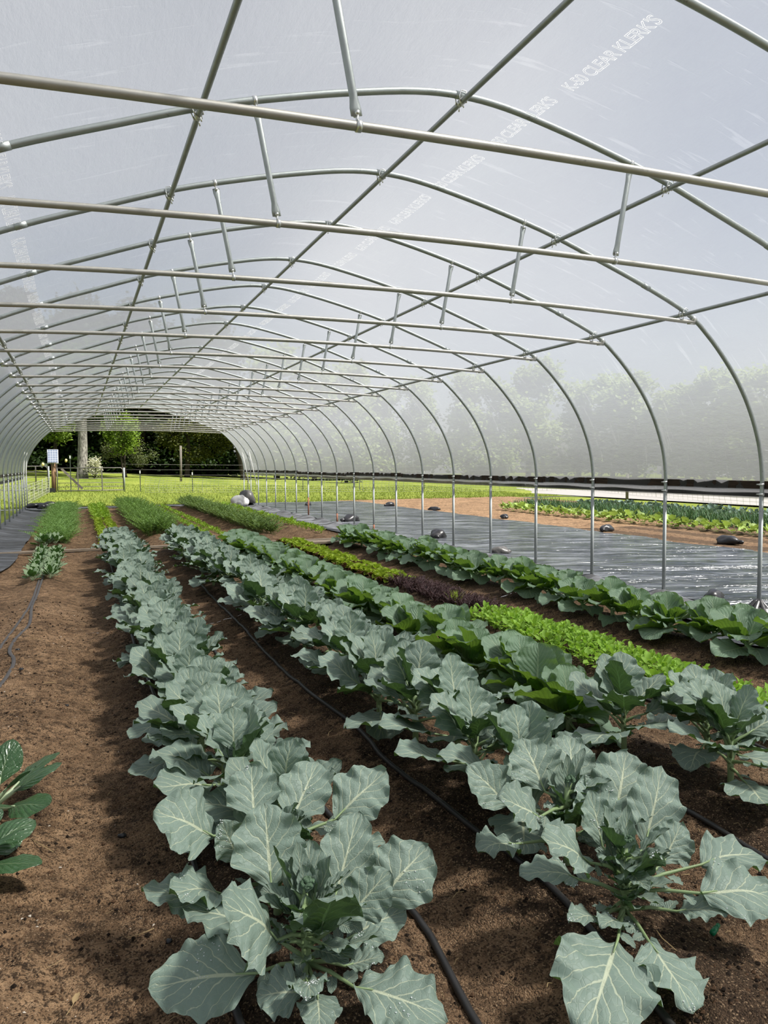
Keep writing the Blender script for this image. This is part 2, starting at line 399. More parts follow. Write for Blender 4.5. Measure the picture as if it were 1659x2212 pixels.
M['leaf_dark'] = mat_foliage('dark_tree_leaf', (0.022, 0.045, 0.010), 0.3, 0.5)
M['leaf_olive'] = mat_foliage('olive_tree_leaf', (0.085, 0.10, 0.018), 0.35, 0.5)
M['leaf_dull'] = mat_foliage('dull_tree_leaf', (0.10, 0.12, 0.05), 0.3, 0.45)
M['leaf_hedge'] = mat_foliage('hedgerow_leaf', (0.30, 0.37, 0.17), 0.4, 0.3)
M['leaf_mid'] = mat_foliage('mid_tree_leaf', (0.085, 0.16, 0.030), 0.35, 0.45)
M['blossom'] = mat_foliage('white_blossom', (0.55, 0.55, 0.46), 0.3, 0.3)
M['bark'] = mat_wood('pale_bark', (0.02, 0.018, 0.016), (0.42, 0.40, 0.36), (3, 3, 1.2), 0.95)
M['bark_dark'] = mat_wood('dark_bark', (0.018, 0.014, 0.011), (0.08, 0.065, 0.05), (6, 6, 1), 0.95)
M['post_wood'] = mat_wood('fence_post_wood', (0.10, 0.06, 0.035), (0.36, 0.22, 0.12), (8, 8, 1))
M['grey_wood'] = mat_wood('grey_rail_wood', (0.09, 0.08, 0.07), (0.26, 0.23, 0.20), (1, 8, 8))
M['gate'] = mat_metal('gate_steel', (0.14, 0.13, 0.125), 0.6, 0.4)
M['tpost'] = mat_simple('dark_green_steel', (0.035, 0.045, 0.035), 0.6)
M['white'] = mat_simple('white_paint', (0.75, 0.75, 0.72), 0.5, var=0.08)
M['wire'] = mat_simple('fence_wire', (0.16, 0.15, 0.145), 0.5, var=0.2)
M['netting'] = mat_simple('white_netting', (0.30, 0.32, 0.22), 0.6, var=0.2)
M['alu'] = mat_metal('panel_frame', (0.75, 0.76, 0.78), 0.35, 0.6)
M['dew'] = mat_simple('water_drop', (0.75, 0.80, 0.80), 0.12, var=0.02, spec=1.0)
M['green_cap'] = mat_simple('green_plastic', (0.01, 0.22, 0.09), 0.35)
M['insul'] = mat_simple('yellow_insulator', (0.75, 0.62, 0.22), 0.5)
k = NT('solar_cells'); u = k.n('TexCoord').outputs['Object']; br = k.n('TexBrick', {'offset': 0.0}, Vector=k.n('Mapping', Vector=u, Rotation=(PI/2, 0, 0)).outputs[0], Scale=1.0, Color1=(0.16, 0.19, 0.27), Color2=(0.19, 0.22, 0.30), Mortar=(0.55, 0.57, 0.62))
br.inputs['Mortar Size'].default_value = 0.006; br.inputs['Brick Width'].default_value = 0.125; br.inputs['Row Height'].default_value = 0.125
M['cells'] = k.done(k.principled(Base_Color=br.outputs[0], Roughness=0.25))

EXPOSURE = 0.30
SUN_E = 9.0
SKY_E = 0.085
SUN_DIR = (0.46, -0.30, 0.84)
# ------------------------------------------------------------------ camera, sun, sky
cam_d = bpy.data.cameras.new('camera'); cam = bpy.data.objects.new('camera', cam_d); COL.objects.link(cam)
yaw, pitch, roll = -0.3769, 0.0611, -0.0061
fw = Vector((-math.sin(yaw)*math.cos(pitch), math.cos(yaw)*math.cos(pitch), -math.sin(pitch)))
r0 = Vector((math.cos(yaw), math.sin(yaw), 0)); u0 = r0.cross(fw)
r2 = math.cos(roll)*r0 + math.sin(roll)*u0; u2 = -math.sin(roll)*r0 + math.cos(roll)*u0
CAM = Vector((-2.555, 0, 1.767))
mw = Matrix((r2, u2, -fw)).transposed().to_4x4(); mw.translation = CAM
cam.matrix_world = mw
cam_d.sensor_fit = 'VERTICAL'; cam_d.sensor_height = 36.0; cam_d.lens = 1668.07 / 2212 * 36.0
cam_d.clip_end = 400; cam_d.clip_start = 0.05
SC.camera = cam
SC.view_settings.view_transform = 'Standard'; SC.view_settings.look = 'None'
SC.view_settings.exposure = EXPOSURE; SC.view_settings.gamma = 1.0
SC.view_settings.use_curve_mapping = False
SC.cycles.use_denoising = True
SC.cycles.max_bounces = 8; SC.cycles.diffuse_bounces = 3; SC.cycles.glossy_bounces = 3
SC.cycles.transmission_bounces = 4; SC.cycles.transparent_max_bounces = 10; SC.cycles.use_adaptive_sampling = True; SC.cycles.adaptive_threshold = 0.05
SC.cycles.sample_clamp_indirect = 6.0; SC.cycles.caustics_refractive = False

sd = Vector(SUN_DIR).normalized()                    # direction towards the sun
sun_d = bpy.data.lights.new('sun', 'SUN'); sun_d.energy = SUN_E; sun_d.angle = math.radians(7); sun_d.color = (1.0, 0.955, 0.88)
sun = bpy.data.objects.new('sun', sun_d); COL.objects.link(sun); sun.location = (30, -20, 60)
sun.rotation_euler = (-sd).to_track_quat('-Z', 'Y').to_euler()
w = bpy.data.worlds.new('sky'); SC.world = w; w.use_nodes = True
wt = w.node_tree; wt.nodes.clear()
bg = wt.nodes.new('ShaderNodeBackground'); wo = wt.nodes.new('ShaderNodeOutputWorld')
sky = wt.nodes.new('ShaderNodeTexSky'); sky.sky_type = 'NISHITA'; sky.sun_disc = False
sky.sun_elevation = math.asin(sd.z); sky.sun_rotation = math.atan2(sd.x, sd.y); sky.air_density = 1.0; sky.dust_density = 2.0
# broken white cloud over the blue
tc = wt.nodes.new('ShaderNodeTexCoord'); nz = wt.nodes.new('ShaderNodeTexNoise'); nz.inputs['Scale'].default_value = 2.2; nz.inputs['Detail'].default_value = 2
rp = wt.nodes.new('ShaderNodeValToRGB'); rp.color_ramp.elements[0].position = 0.35; rp.color_ramp.elements[1].position = 0.70
mxs = wt.nodes.new('ShaderNodeMix'); mxs.data_type = 'RGBA'; mxs.inputs[7].default_value = (7.5, 7.6, 7.9, 1)
wt.links.new(tc.outputs['Generated'], nz.inputs['Vector']); wt.links.new(nz.outputs[0], rp.inputs[0]); wt.links.new(rp.outputs[0], mxs.inputs[0])
wt.links.new(sky.outputs[0], mxs.inputs[6]); wt.links.new(mxs.outputs[2], bg.inputs[0]); bg.inputs[1].default_value = SKY_E
wt.links.new(bg.outputs[0], wo.inputs[0])

# ------------------------------------------------------------------ ground
BED0, PITCH = -3.07, 1.21
def bedz(x, y):
    x = np.asarray(x, float); y = np.asarray(y, float)
    far = y > 17.4
    amp = np.where(far, 0.075, 0.055)
    inside = np.clip((3.75 - np.abs(x + 0.0)) / 0.35, 0, 1)
    inside = inside * np.clip((35.0 - y) / 0.8, 0, 1) * np.clip(np.abs(y - 17.4) / 0.5 - 0.25, 0, 1)
    z = amp * np.cos(2 * PI * (x - BED0) / PITCH) * inside - 0.02
    return z
def gz(x, y):
    """soil surface with lumps"""
    x = np.asarray(x, float); y = np.asarray(y, float)
    z = bedz(x, y) + 0.045 * fbm(x*2.2, y*2.2, 3, 3) + 0.030 * fbm(x*9, y*9, 11, 4)
    far = np.clip((y - 17.4) / 0.5, 0, 1)
    z = z + far * 0.020 * (vnoise(x*1.5, y*7.5, 5) - 0.5) * np.clip((35.2 - y), 0, 1)
    return z
def gz1(x, y): return float(gz(np.array([x]), np.array([y]))[0])
def lawnz(x, y): return np.clip(np.asarray(y) - 37, 0, 200) * np.clip(0.040 - 0.0015 * (np.asarray(x) + 2), 0.010, 0.05)

def soil_grid(name, x0, x1, y0, y1, dx, dy):
    X, Y = np.meshgrid(np.arange(x0, x1 + dx/2, dx), np.arange(y0, y1 + dy/2, dy))
    Z = gz(X, Y)
    if dx < 0.03: Z = Z + 0.022 * np.maximum(vnoise(X*26, Y*26, 21) - 0.45, 0) + 0.012 * fbm(X*45, Y*45, 31, 2)
    return grid_obj(name, np.stack([X, Y, Z], -1), M['soil'])
structure(soil_grid('floor', -4.6, 4.6, 1.2, 9.0, 0.018, 0.018), 'brown garden soil in beds and furrows near the camera', 'soil')
structure(soil_grid('floor_behind', -4.6, 4.6, -4.0, 1.2, 0.10, 0.10))
structure(soil_grid('floor_middle', -4.6, 4.6, 9.0, 17.4, 0.04, 0.05), 'brown soil beds between the rows in the middle of the greenhouse', 'soil')
structure(soil_grid('floor_far', -4.6, 4.6, 17.4, 35.6, 0.05, 0.06), 'ridged reddish soil beds beyond the cross plank', 'soil')
# lawn all round
def lawn_grid(name, x0, x1, y0, y1, d, drop=0.0):
    X, Y = np.meshgrid(np.arange(x0, x1 + d/2, d), np.arange(y0, y1 + d/2, d))
    Z = lawnz(X, Y) + 0.05 * fbm(X*.5, Y*.5, 9, 3) - drop
    return structure(grid_obj(name, np.stack([X, Y, Z], -1), M['lawn']))
o = lawn_grid('lawn', -30, 64, 35.6, 92, 1.0); o['label'] = 'sunlit mown lawn beyond the far end of the greenhouse'; o['category'] = 'lawn'
o = lawn_grid('lawn_right', 4.6, 64, -6, 35.6, 0.8, 0.05); o['label'] = 'grass strip to the right of the greenhouse'; o['category'] = 'lawn'
o = lawn_grid('lawn_left', -34, -4.6, -6, 35.6, 0.8, 0.03); o['label'] = 'grass strip to the left of the greenhouse'; o['category'] = 'lawn'
# outdoor vegetable ground on the right
X, Y = np.meshgrid(np.arange(9.0, 19.6, 0.12), np.arange(2, 36.4, 0.15))
Z = 0.02 + 0.05 * fbm(X*4, Y*4, 15, 3) - 0.05 * np.clip((np.abs(X - 14.2) - 4.9) * 3, 0, 1)
structure(grid_obj('field_soil', np.stack([X, Y, Z], -1), M['soil']), 'bare brown field soil between black plastic and outdoor crops', 'soil')
# gravel road
P = []
for i in range(40):
    y = -6 + i * 1.9; xc = 26.6 - 0.02 * (y - 25) ; hw = 3.6
    P.append([(xc - hw, y, 0.02), (xc, y, 0.10), (xc + hw, y, 0.02)])
structure(grid_obj('gravel_road', np.array(P), M['gravel']), 'pale gravel road beyond the outdoor crops', 'road')

# loose crumbs, chips and straw on the soil
def scatter(name, label, mat, n, size, x0, x1, y0, y1, seed, shape='clod', keep=None, cat='soil'):
    rr = random.Random(seed); mb = MB()
    i = 0
    while i < n:
        y = y0 + (y1 - y0) * rr.random() ** 1.8; x = rr.uniform(x0, x1)
        if keep and not keep(x, y, rr): continue
        i += 1
        s = size * (0.4 + 1.2 * rr.random() ** 2.5); z = gz1(x, y)
        if shape == 'clod':
            vs = []
            for q in [(1,0,0),(-1,0,0),(0,1,0),(0,-1,0),(0,0,1),(0,0,-1)]:
                d = s * rr.uniform(0.6, 1.2)
                vs.append((x + q[0]*d, y + q[1]*d, z + s*0.35 + q[2]*d*0.8))
            mb.add(vs, [(0,2,4),(2,1,4),(1,3,4),(3,0,4),(2,0,5),(1,2,5),(3,1,5),(0,3,5)])
        elif shape == 'chip':
            a = rr.uniform(0, 6.28); ca, sa = math.cos(a), math.sin(a)
            vs = [(x + ca*p - sa*q, y + sa*p + ca*q, z + s*(0.25 + h)) for p, q, h in [(-s,-s*.5,0),(s*.8,-s*.6,.2),(s*1.1,s*.3,.1),(-s*.2,s*.7,.35),(0,0,.7)]]
            mb.add(vs, [(0,1,4),(1,2,4),(2,3,4),(3,0,4)])
        else:
            a = rr.uniform(0, 6.28); L = s * rr.uniform(4, 10)
            p0 = Vector((x, y, z + 0.008)); d = Vector((math.cos(a), math.sin(a), rr.uniform(-.05, .15)))
            p1 = p0 + d*L*.5 + Vector((0, 0, 0.006)); p2 = p0 + d*L + Vector((rr.uniform(-.3,.3)*L, rr.uniform(-.3,.3)*L, 0))
            mb.tube([p0, p1, p2], s * 0.16, 4)
    o = mb.build(name, mat, None, smooth=False)
    return tag(o, label, cat, kind='stuff')
bedc = lambda x: abs(((x - BED0) / PITCH + 0.5) % 1 - 0.5)
scatter('soil_crumbs', 'loose brown soil crumbs strewn over beds and furrows', M['clod'], 9000, 0.0085, -3.9, 3.6, 1.8, 10, 1)
scatter('compost_crumbs', 'dark compost crumbs under the broccoli rows', M['clod_dark'], 10000, 0.0085, -3.9, 3.6, 1.8, 11, 2, keep=lambda x, y, r: r.random() < (0.9 if bedc(x) < 0.24 else 0.40))
scatter('wood_chips', 'pale wood chips scattered along the left furrow', M['pebble'], 420, 0.0065, -3.4, -2.0, 2.0, 12, 3, 'chip', cat='wood chips')
scatter('straw_bits', 'dry straw bits lying on the bare soil', M['straw'], 420, 0.010, -3.6, 3.4, 2.0, 9, 4, 'straw', cat='straw')

# ------------------------------------------------------------------ greenhouse frame
S, Y0 = 1.524, 6.468
KMIN, KMAX = -6, 19
HW = 4.545
PROF = [(4.545, 1.30), (4.55, 1.60), (4.495, 1.95), (4.36, 2.31), (4.18, 2.62), (3.97, 2.88), (3.73, 3.12), (3.45, 3.33), (2.88, 3.575),
        (2.3, 3.785), (1.75, 3.975), (1.25, 4.11), (0.8, 4.215), (0.35, 4.30), (0, 4.325)]
PROF = PROF + [(-x, z) for x, z in PROF[-2::-1]]
def smooth_prof(off, z0=None, sub=4):
    pts = [Vector((x, z)) for x, z in PROF]
    out = []
    n = len(pts)
    for i in range(n - 1):
        p0 = pts[max(i-1, 0)]; p1 = pts[i]; p2 = pts[i+1]; p3 = pts[min(i+2, n-1)]
        for j in range(sub):
            t = j / sub
            out.append(0.5 * ((2*p1) + (p2-p0)*t + (2*p0-5*p1+4*p2-p3)*t*t + (-p0+3*p1-3*p2+p3)*t**3))
    out.append(pts[-1])
    res = []
    for i, p in enumerate(out):
        d = (out[min(i+1, len(out)-1)] - out[max(i-1, 0)]).normalized()
        nn = Vector((d.y, -d.x))            # outward
        res.append(p + nn * off)
    return res
ARCH = smooth_prof(0.0)
def arch_at(x):                              # z and tangent of the pipe centre
    for i in range(len(ARCH) - 1):
        a, b = ARCH[i], ARCH[i+1]
        if (a.x - x) * (b.x - x) <= 0 and a.x != b.x:
            t = (x - a.x) / (b.x - a.x); return a.y + (b.y - a.y) * t, (b - a).normalized()
    return 1.6, Vector((0, 1))
def band(mb, c, axis, rad, wd, mi=0):
    axis = Vector(axis).normalized(); c = Vector(c)
    mb.tube([c - axis*wd/2, c + axis*wd/2], rad, 12, mi=mi)
def flat_strut(mb, a, b, r):
    a = Vector(a); b = Vector(b); d = (b - a); L = d.length; d.normalize()
    pts = [a, a + d*0.035, a + d*0.085, b - d*0.085, b - d*0.035, b]
    sq = [(1.45, .28), (1.45, .28), (1, 1), (1, 1), (1.45, .28), (1.45, .28)]
    mb.tube(pts, r, 10, squash=sq)
def hoop_me():
    arch = MB(); arch.tube([(p.x, 0, p.y) for p in ARCH], 0.0235, 12)
    joints = []
    for x in (0.0, -2.9, 2.9):                # swaged joints
        z, t = arch_at(x); mb = MB(); band(mb, (x, 0, z), (t.x, 0, t.y), 0.0265, 0.09); joints.append(mb.mesh('joint_sleeve', M['galv']))
    posts = []
    for s in (1, -1):
        mb = MB(); mb.tube([(s*HW, 0, -0.12), (s*HW, 0, 1.40)], 0.0235, 12)
        posts.append(mb.mesh('post', M['galv_post']))
    collars = []
    for s in (1, -1):
        mb = MB()
        band(mb, (s*HW, 0, 0), (0, 0, 1), 0.030, 0.022); mb.box((s*HW, 0.042, 0), (0.014, 0.05, 0.014))
        collars.append(mb.mesh('collar', M['clamp']))
    ch = MB(); n = 12; pts = []
    for i in range(n + 1):
        x = -3.53 + 7.06 * i / n; pts.append((x, -0.0, 3.245 + 0.08 * (1 - (x/3.53)**2)))
    sq = [(1.4, .35)] + [(1, 1)] * (n - 1) + [(1.4, .35)]
    pts.insert(1, tuple(Vector(pts[0]).lerp(Vector(pts[1]), .18))); sq.insert(1, (1, 1))
    pts.insert(-1, tuple(Vector(pts[-1]).lerp(Vector(pts[-2]), .18))); sq.insert(-1, (1, 1))
    ch.tube(pts, 0.0220, 12, squash=sq)
    struts = []; bolts = []
    for s in (1, -1):
        a = Vector((s*1.455, 0, arch_at(s*1.455)[0])); b = Vector((s*1.315, 0, 3.245 + 0.08 * (1 - (1.315/3.53)**2)))
        d = (b - a).normalized()
        mb = MB(); flat_strut(mb, a + d*0.045, b - d*0.045, 0.0195)
        struts.append(mb.mesh('strut', M['galv']))
        t = arch_at(s*1.455)[1]; pair = []
        for c_, ax, q in ((a, (t.x, 0, t.y), a + d*0.055), (b, (1, 0, 0), b - d*0.055)):
            mb = MB(); band(mb, c_, ax, 0.0272, 0.024)
            mb.box(c_.lerp(q, .6), (0.012, 0.012, 0.06)); mb.tube([q - Vector((0, .022, 0)), q + Vector((0, .022, 0))], 0.010, 8)
            pair.append(mb.mesh('clamp_band', M['clamp']))
        bolts.append(pair)
    br = []
    for s in (1, -1):                          # chord end bracket
        z, t = arch_at(s*3.53); mb = MB(); band(mb, (s*3.53, 0, z), (t.x, 0, t.y), 0.0278, 0.05)
        mb.box((s*3.50, 0, z - 0.035), (0.10, 0.014, 0.05)); br.append(mb.mesh('bracket', M['clamp']))
    return arch.mesh('arch', M['galv']), posts, collars, ch.mesh('truss_chord', M['chord']), struts, bolts, br, joints
AR, PO, CO, CH, ST, BO, BR, JO = hoop_me()
for k in range(-2, KMAX + 1):
    y = Y0 + k * S
    if k == -2: lab = 'galvanised hoop nearest the camera, cut off by the top corners'
    elif k == KMAX: lab = 'galvanised end hoop framing the open far end, farthest from the camera'
    else: lab = 'galvanised greenhouse hoop, %s one from the camera counting along the tunnel' % nth(k + 2)
    t = tag(empty('greenhouse_hoop', (0, y, 0)), lab, 'greenhouse frame', 'hoops of the greenhouse tunnel')
    a_ = link('arch', AR, t)
    for j in JO: link('joint_sleeve', j, a_)
    for i in (0, 1):
        p_ = link('post', PO[i], t); link('collar', CO[i], p_, (0, 0, 1.41)); link('collar', CO[i], p_, (0, 0, 1.52))
        s_ = link('strut', ST[i], t); link('clamp_band', BO[i][0], s_); link('clamp_band', BO[i][1], s_)
    c_ = link('truss_chord', CH, t)
    for i in (0, 1): link('bracket', BR[i], c_)
    for kk, hh in ((8, .22), (10, .34), (12, .7)):
        if k == kk:
            mb = MB(); mb.tube([(HW, 0, 0.0), (HW, 0, hh)], 0.0242, 12); mb.build('rusty_sleeve', M['rust'], t)
# purlins
YA, YB = Y0 + KMIN * S - 0.3, Y0 + KMAX * S + 0.05
for nm, x in (('ridge', 0.0), ('upper right', 1.82), ('upper left', -1.82), ('lower right', 3.40), ('lower left', -3.40)):
    z, t = arch_at(x); nn = Vector((-t.y, t.x)) if t.x < 0 else Vector((t.y, -t.x))
    if nn.y > 0: nn = -nn                      # inward/down
    px, pz = x + nn.x * 0.044, z + nn.y * 0.044
    P = empty('purlin', (px, 0, pz))
    tag(P, {'ridge': 'long ridge purlin pipe running along the middle of the arches',
            'upper right': 'long purlin pipe halfway up the right slope under the arches',
            'upper left': 'long purlin pipe halfway up the left slope under the arches',
            'lower right': 'long purlin pipe at the right shoulder where truss chords end',
            'lower left': 'long purlin pipe at the left shoulder where truss chords end'}[nm], 'purlin', 'purlins under the arches')
    mb = MB(); n = 40
    mb.tube([(0, YA + (YB-YA)*i/n, 0) for i in range(n + 1)], 0.0195, 10); mb.build('pipe', M['purlin'], P)
    cl = MB(); cl.tube([(0, -0.028, 0), (0, -0.006, 0)], 0.0240, 10); cl.tube([(0, 0.006, 0), (0, 0.028, 0)], 0.0240, 10)
    for s in (-1, 1):
        arcp = [Vector((nn.x*q - nn.y*p, s*0.030 + 0*p, nn.y*q + nn.x*p)) for p, q in [(-.024, .012), (-.030, -.03), (-.018, -.066), (.018, -.066), (.030, -.03), (.024, .012)]]
        cl.tube(arcp, 0.0045, 6)
        cl.tube([(nn.x*.012, s*.03, nn.y*.012), (nn.x*.05, s*.034, nn.y*.05)], 0.005, 6)
    cm = cl.mesh('clamp', M['clamp'])
    for k in range(-2, KMAX + 1): link('clamp', cm, P, (0, Y0 + k*S, 0))
# diagonal end braces (white)
for s, k, nm in ((1, KMAX, 'right'), (1, KMAX - 1, 'right'), (-1, KMAX, 'left'), (-1, KMAX - 1, 'left')):
    y = Y0 + k * S; mb = MB()
    mb.tube([(s*(HW - 0.05), y - 0.03, 2.35), (s*(HW - 0.03), y - 1.35, 0.95)], 0.018, 8)
    tag(mb.build('end_brace', M['white']), 'white diagonal wind brace low on the %s, %s' % (nm, 'at the end hoop' if k == KMAX else 'one bay before the end hoop'), 'brace', 'white braces at the far end')

# ------------------------------------------------------------------ film
FP = smooth_prof(0.026, sub=5)
FP = [p for p in FP if p.y > 1.40]
arc = [0]
for i in range(1, len(FP)): arc.append(arc[-1] + (FP[i] - FP[i-1]).length)
nf = len(FP); YF0, YF1 = YA, Y0 + KMAX * S + 0.12
ys = np.arange(YF0, YF1 + 0.01, S / 12)
px = np.array([p.x for p in FP]); pz = np.array([p.y for p in FP])
nx_ = np.gradient(pz); nz_ = -np.gradient(px); ln = np.hypot(nx_, nz_); nx_, nz_ = nx_/ln, nz_/ln
YY, AA = np.meshgrid(ys, np.array(arc), indexing='ij')
ph = (YY - Y0) / S
sag = -0.016 * np.sin(PI * (ph % 1.0)) ** 2
low = np.exp(-np.minimum(AA, arc[-1] - AA) / 0.55)
fold = 0.024 * np.sin(YY * 19 + AA * 9 + 3 * vnoise(YY * 1.3, AA * 1.5, 4)) * low * np.clip(vnoise(YY*0.9, AA*0.2, 8)*2 - .4, 0, 1)
sag = sag + fold * np.sin(PI * (ph % 1.0)) + 0.010 * fbm(YY*1.2, AA*0.8, 17, 3) * np.sin(PI * (ph % 1.0)) ** 2
P3 = np.stack([px[None, :] + nx_[None, :] * sag, YY, pz[None, :] + nz_[None, :] * sag], -1)
film = structure(grid_obj('ceiling', P3, M['film']), 'milky clear greenhouse film stretched over the arches', 'greenhouse film')

def lettering(name, xa, updir, ystarts, flip):
    """outlined print on the film: one mesh; text runs towards the camera"""
    cu = bpy.data.curves.new('t', 'FONT'); cu.body = "K-50 CLEAR KLERK'S"; cu.size = 0.145; cu.space_character = 0.92
    cu.fill_mode = 'NONE'; cu.bevel_depth = 0.0030; cu.bevel_resolution = 0; cu.resolution_u = 3
    to = bpy.data.objects.new('t', cu); COL.objects.link(to)
    dg = bpy.context.evaluated_depsgraph_get(); me = bpy.data.meshes.new_from_object(to.evaluated_get(dg))
    bpy.data.objects.remove(to)
    v = np.empty(len(me.vertices) * 3); me.vertices.foreach_get('co', v); v = v.reshape(-1, 3)
    faces = [tuple(p.vertices) for p in me.polygons]
    wd = v[:, 0].max(); v[:, 0] *= 0.87 / wd; bpy.data.meshes.remove(me)
    mb = MB()
    order = np.argsort(px)
    for y in ystarts:
        # text x -> -Y (towards the camera) ; text y -> up the slope
        if flip: Y = y + v[:, 0]; 
        else: Y = y - v[:, 0]
        X = xa + updir * v[:, 1] * 0.95
        Z = np.interp(X, px[order], pz[order])
        sg = -0.016 * np.sin(PI * (((Y - Y0) / S) % 1.0)) ** 2
        mb.add(np.stack([X, Y, Z + sg - 0.010 + 0.3 * v[:, 2]], -1).tolist(), faces)
    return mb.build(name, M['print'], film)
lettering('printed_lettering', 0.605, -1, [4.50 + 1.03 * i for i in range(-3, 26)], False)
lettering('printed_lettering', -2.99, 1, [4.75 + 1.03 * i for i in range(-3, 16)], True)

# hip boards, side curtains
def board(name, x, y0, y1, z0, z1, h, th, label, n):
    mb = MB(); L = math.hypot(y1 - y0, z1 - z0)
    rot = Matrix.Rotation(math.atan2(z1 - z0, y1 - y0), 3, 'X')
    mb.box((0, 0, 0), (th, L, h), rot)
    o = mb.build(name, M['board'], None, smooth=False, loc=(x, (y0 + y1)/2, (z0 + z1)/2))
    return tag(o, label, 'board', 'dark boards along the greenhouse sides')
seg = [-4.2, 0.4, 5.55, 10.9, 16.9, 21.0, 26.2, 31.2, 35.5]
for i in range(len(seg) - 1):
    dz = [0, 0, 0.0, -0.006, 0.012, -0.02, 0.03, 0.02][i]
    if i > 0: board('hip_board', 4.592, seg[i], seg[i+1] - 0.01, 1.515 + dz, 1.515 + dz*0.4, 0.088, 0.04, 'dark stained upper hip board on the right side, %s length from the camera' % nth(i-1), i)
    if i > 0: board('drop_board', 4.665, seg[i] + 0.6, seg[i+1] + 0.58, 1.422 + dz*.5, 1.418, 0.092, 0.04, 'dark lower curtain board on the right side, %s length from the camera' % nth(i-1), i)
for i, (a, b) in enumerate([(16.0, 22.4), (22.4, 29.0), (29.0, 35.5)]):
    board('hip_board', -4.592, a, b - 0.01, 1.51, 1.505, 0.09, 0.04, 'dark hip board on the left side, %s length from the camera' % nth(i), i)
    board('drop_board', -4.665, a, b - 0.01, 1.31, 1.305, 0.085, 0.04, 'dark lower curtain board on the left side, %s length from the camera' % nth(i), i)
for s, z0 in ((1, 1.36), (-1, 1.27)):
    yy = np.arange(-2, 35.6, 0.12); zz = np.linspace(1.53, z0, 5)
    A, B = np.meshgrid(yy, zz, indexing='ij')
    P = np.stack([s * (4.625 + 0.016*np.sin((B-1.3)*30) + 0.006*np.sin(A*5)), A, B], -1)
    tag(grid_obj('side_curtain', P, M['film']), 'rolled pale film curtain behind the %s hip boards' % ('right' if s > 0 else 'left'), 'curtain')

# cross plank at the bed end
mb = MB(); mb.box((0, 0, 0), (7.2, 0.14, 0.045)); tag(mb.build('cross_plank', M['plank'], None, False, (-0.15, 17.42, 0.012)), 'weathered grey plank laid across the beds', 'plank')
mb = MB(); mb.box((0, 0, 0), (1.5, 0.13, 0.04), Matrix.Rotation(0.05, 3, 'Z')); tag(mb.build('cross_plank', M['plank'], None, False, (-3.75, 17.15, 0.035)), 'short weathered board at the left end of the cross plank', 'plank')
mb = MB(); mb.box((0, 0, 0), (1.0, 0.5, 0.04), Matrix.Rotation(-0.06, 3, 'Z')); tag(mb.build('cross_plank', M['plank'], None, False, (2.62, 16.75, 0.03)), 'wide grey board lying between lettuce and collards at the bed end', 'plank')

# ------------------------------------------------------------------ leaves
def prof_broc(t):
    b = np.sin(PI * np.clip(t, 0, 1) ** 0.82) ** 0.62
    return b * (0.42 + 0.58 * np.clip(t / 0.28, 0, 1) ** 1.2)
def prof_coll(t): return np.sin(PI * np.clip(t, 0, 1) ** 0.86) ** 0.50
def prof_choy(t): return np.sin(PI * np.clip(t, 0, 1) ** 1.05) ** 0.62 * (0.5 + 0.5 * np.clip(t / 0.35, 0, 1))

def blade(mb, P, T, N, L, W, bend=0.5, cup=0.25, ruf=0.06, rr=R, nt=24, ns=15, prof=prof_broc, lobes=0.07, twist=0.0, tint=None):
    P = np.array(P, float); T = Vector(T).normalized(); N = Vector(N); N = (N - T * N.dot(T)).normalized()
    if twist: N = Matrix.Rotation(twist, 3, T) @ N
    S_ = np.array(T.cross(N)); T = np.array(T); N = np.array(N)
    t = np.linspace(0, 1, nt); s = np.linspace(-1, 1, ns); s = np.sign(s) * np.abs(s) ** 0.85
    ang = bend * t ** 1.4
    D = np.cos(ang)[:, None] * T - np.sin(ang)[:, None] * N
    Nn = np.sin(ang)[:, None] * T + np.cos(ang)[:, None] * N
    C = np.zeros((nt, 3)); C[1:] = np.cumsum((D[1:] + D[:-1]) * 0.5, axis=0) * (L / (nt - 1))
    C += P
    w0 = prof(t) * W * 0.5
    p = [rr.uniform(0, 6.28) for _ in range(10)]
    TT, SS = np.meshgrid(t, s, indexing='ij'); A = np.abs(SS); sg = np.sign(SS)
    edge = 1 + lobes * (np.sin(2*PI*(3.1*TT) + p[0] + sg*p[1]) * 0.8 + np.sin(2*PI*6.2*TT + p[2] + sg*p[3]) * 0.25)
    Wd = w0[:, None] * (1 + (edge - 1) * A)
    lift = cup * W * 0.5 * A ** 1.7 * (w0[:, None] / (W*0.5))
    wav = ruf * W * A ** 2.2 * (np.sin(2*PI*3.2*TT + p[4] + sg*p[5]) + 0.6*np.sin(2*PI*6.3*TT + p[6] + sg*p[7]) + 0.12*np.sin(2*PI*11*TT + p[8] + sg*p[9]))
    undul = 0.03 * W * np.sin(2*PI*1.3*TT + p[5]) * (0.5 + SS * 0.5)
    mid = -0.02 * W * np.exp(-(SS/0.10)**2)
    H = lift + wav + undul + mid
    V = C[:, None, :] + S_[None, None, :] * (Wd * SS * (1 - 0.15*cup*A))[..., None] + Nn[:, None, :] * H[..., None]
    idx = np.arange(nt * ns).reshape(nt, ns)
    F = np.stack([idx[:-1, :-1], idx[:-1, 1:], idx[1:, 1:], idx[1:, :-1]], -1).reshape(-1, 4)
    uv = np.stack([SS * 0.5 + 0.5, TT], -1).reshape(-1, 2)
    mb.add(V.reshape(-1, 3).tolist(), F.tolist(), [tuple(q) for q in uv.tolist()], tint=rr.random() if tint is None else tint)

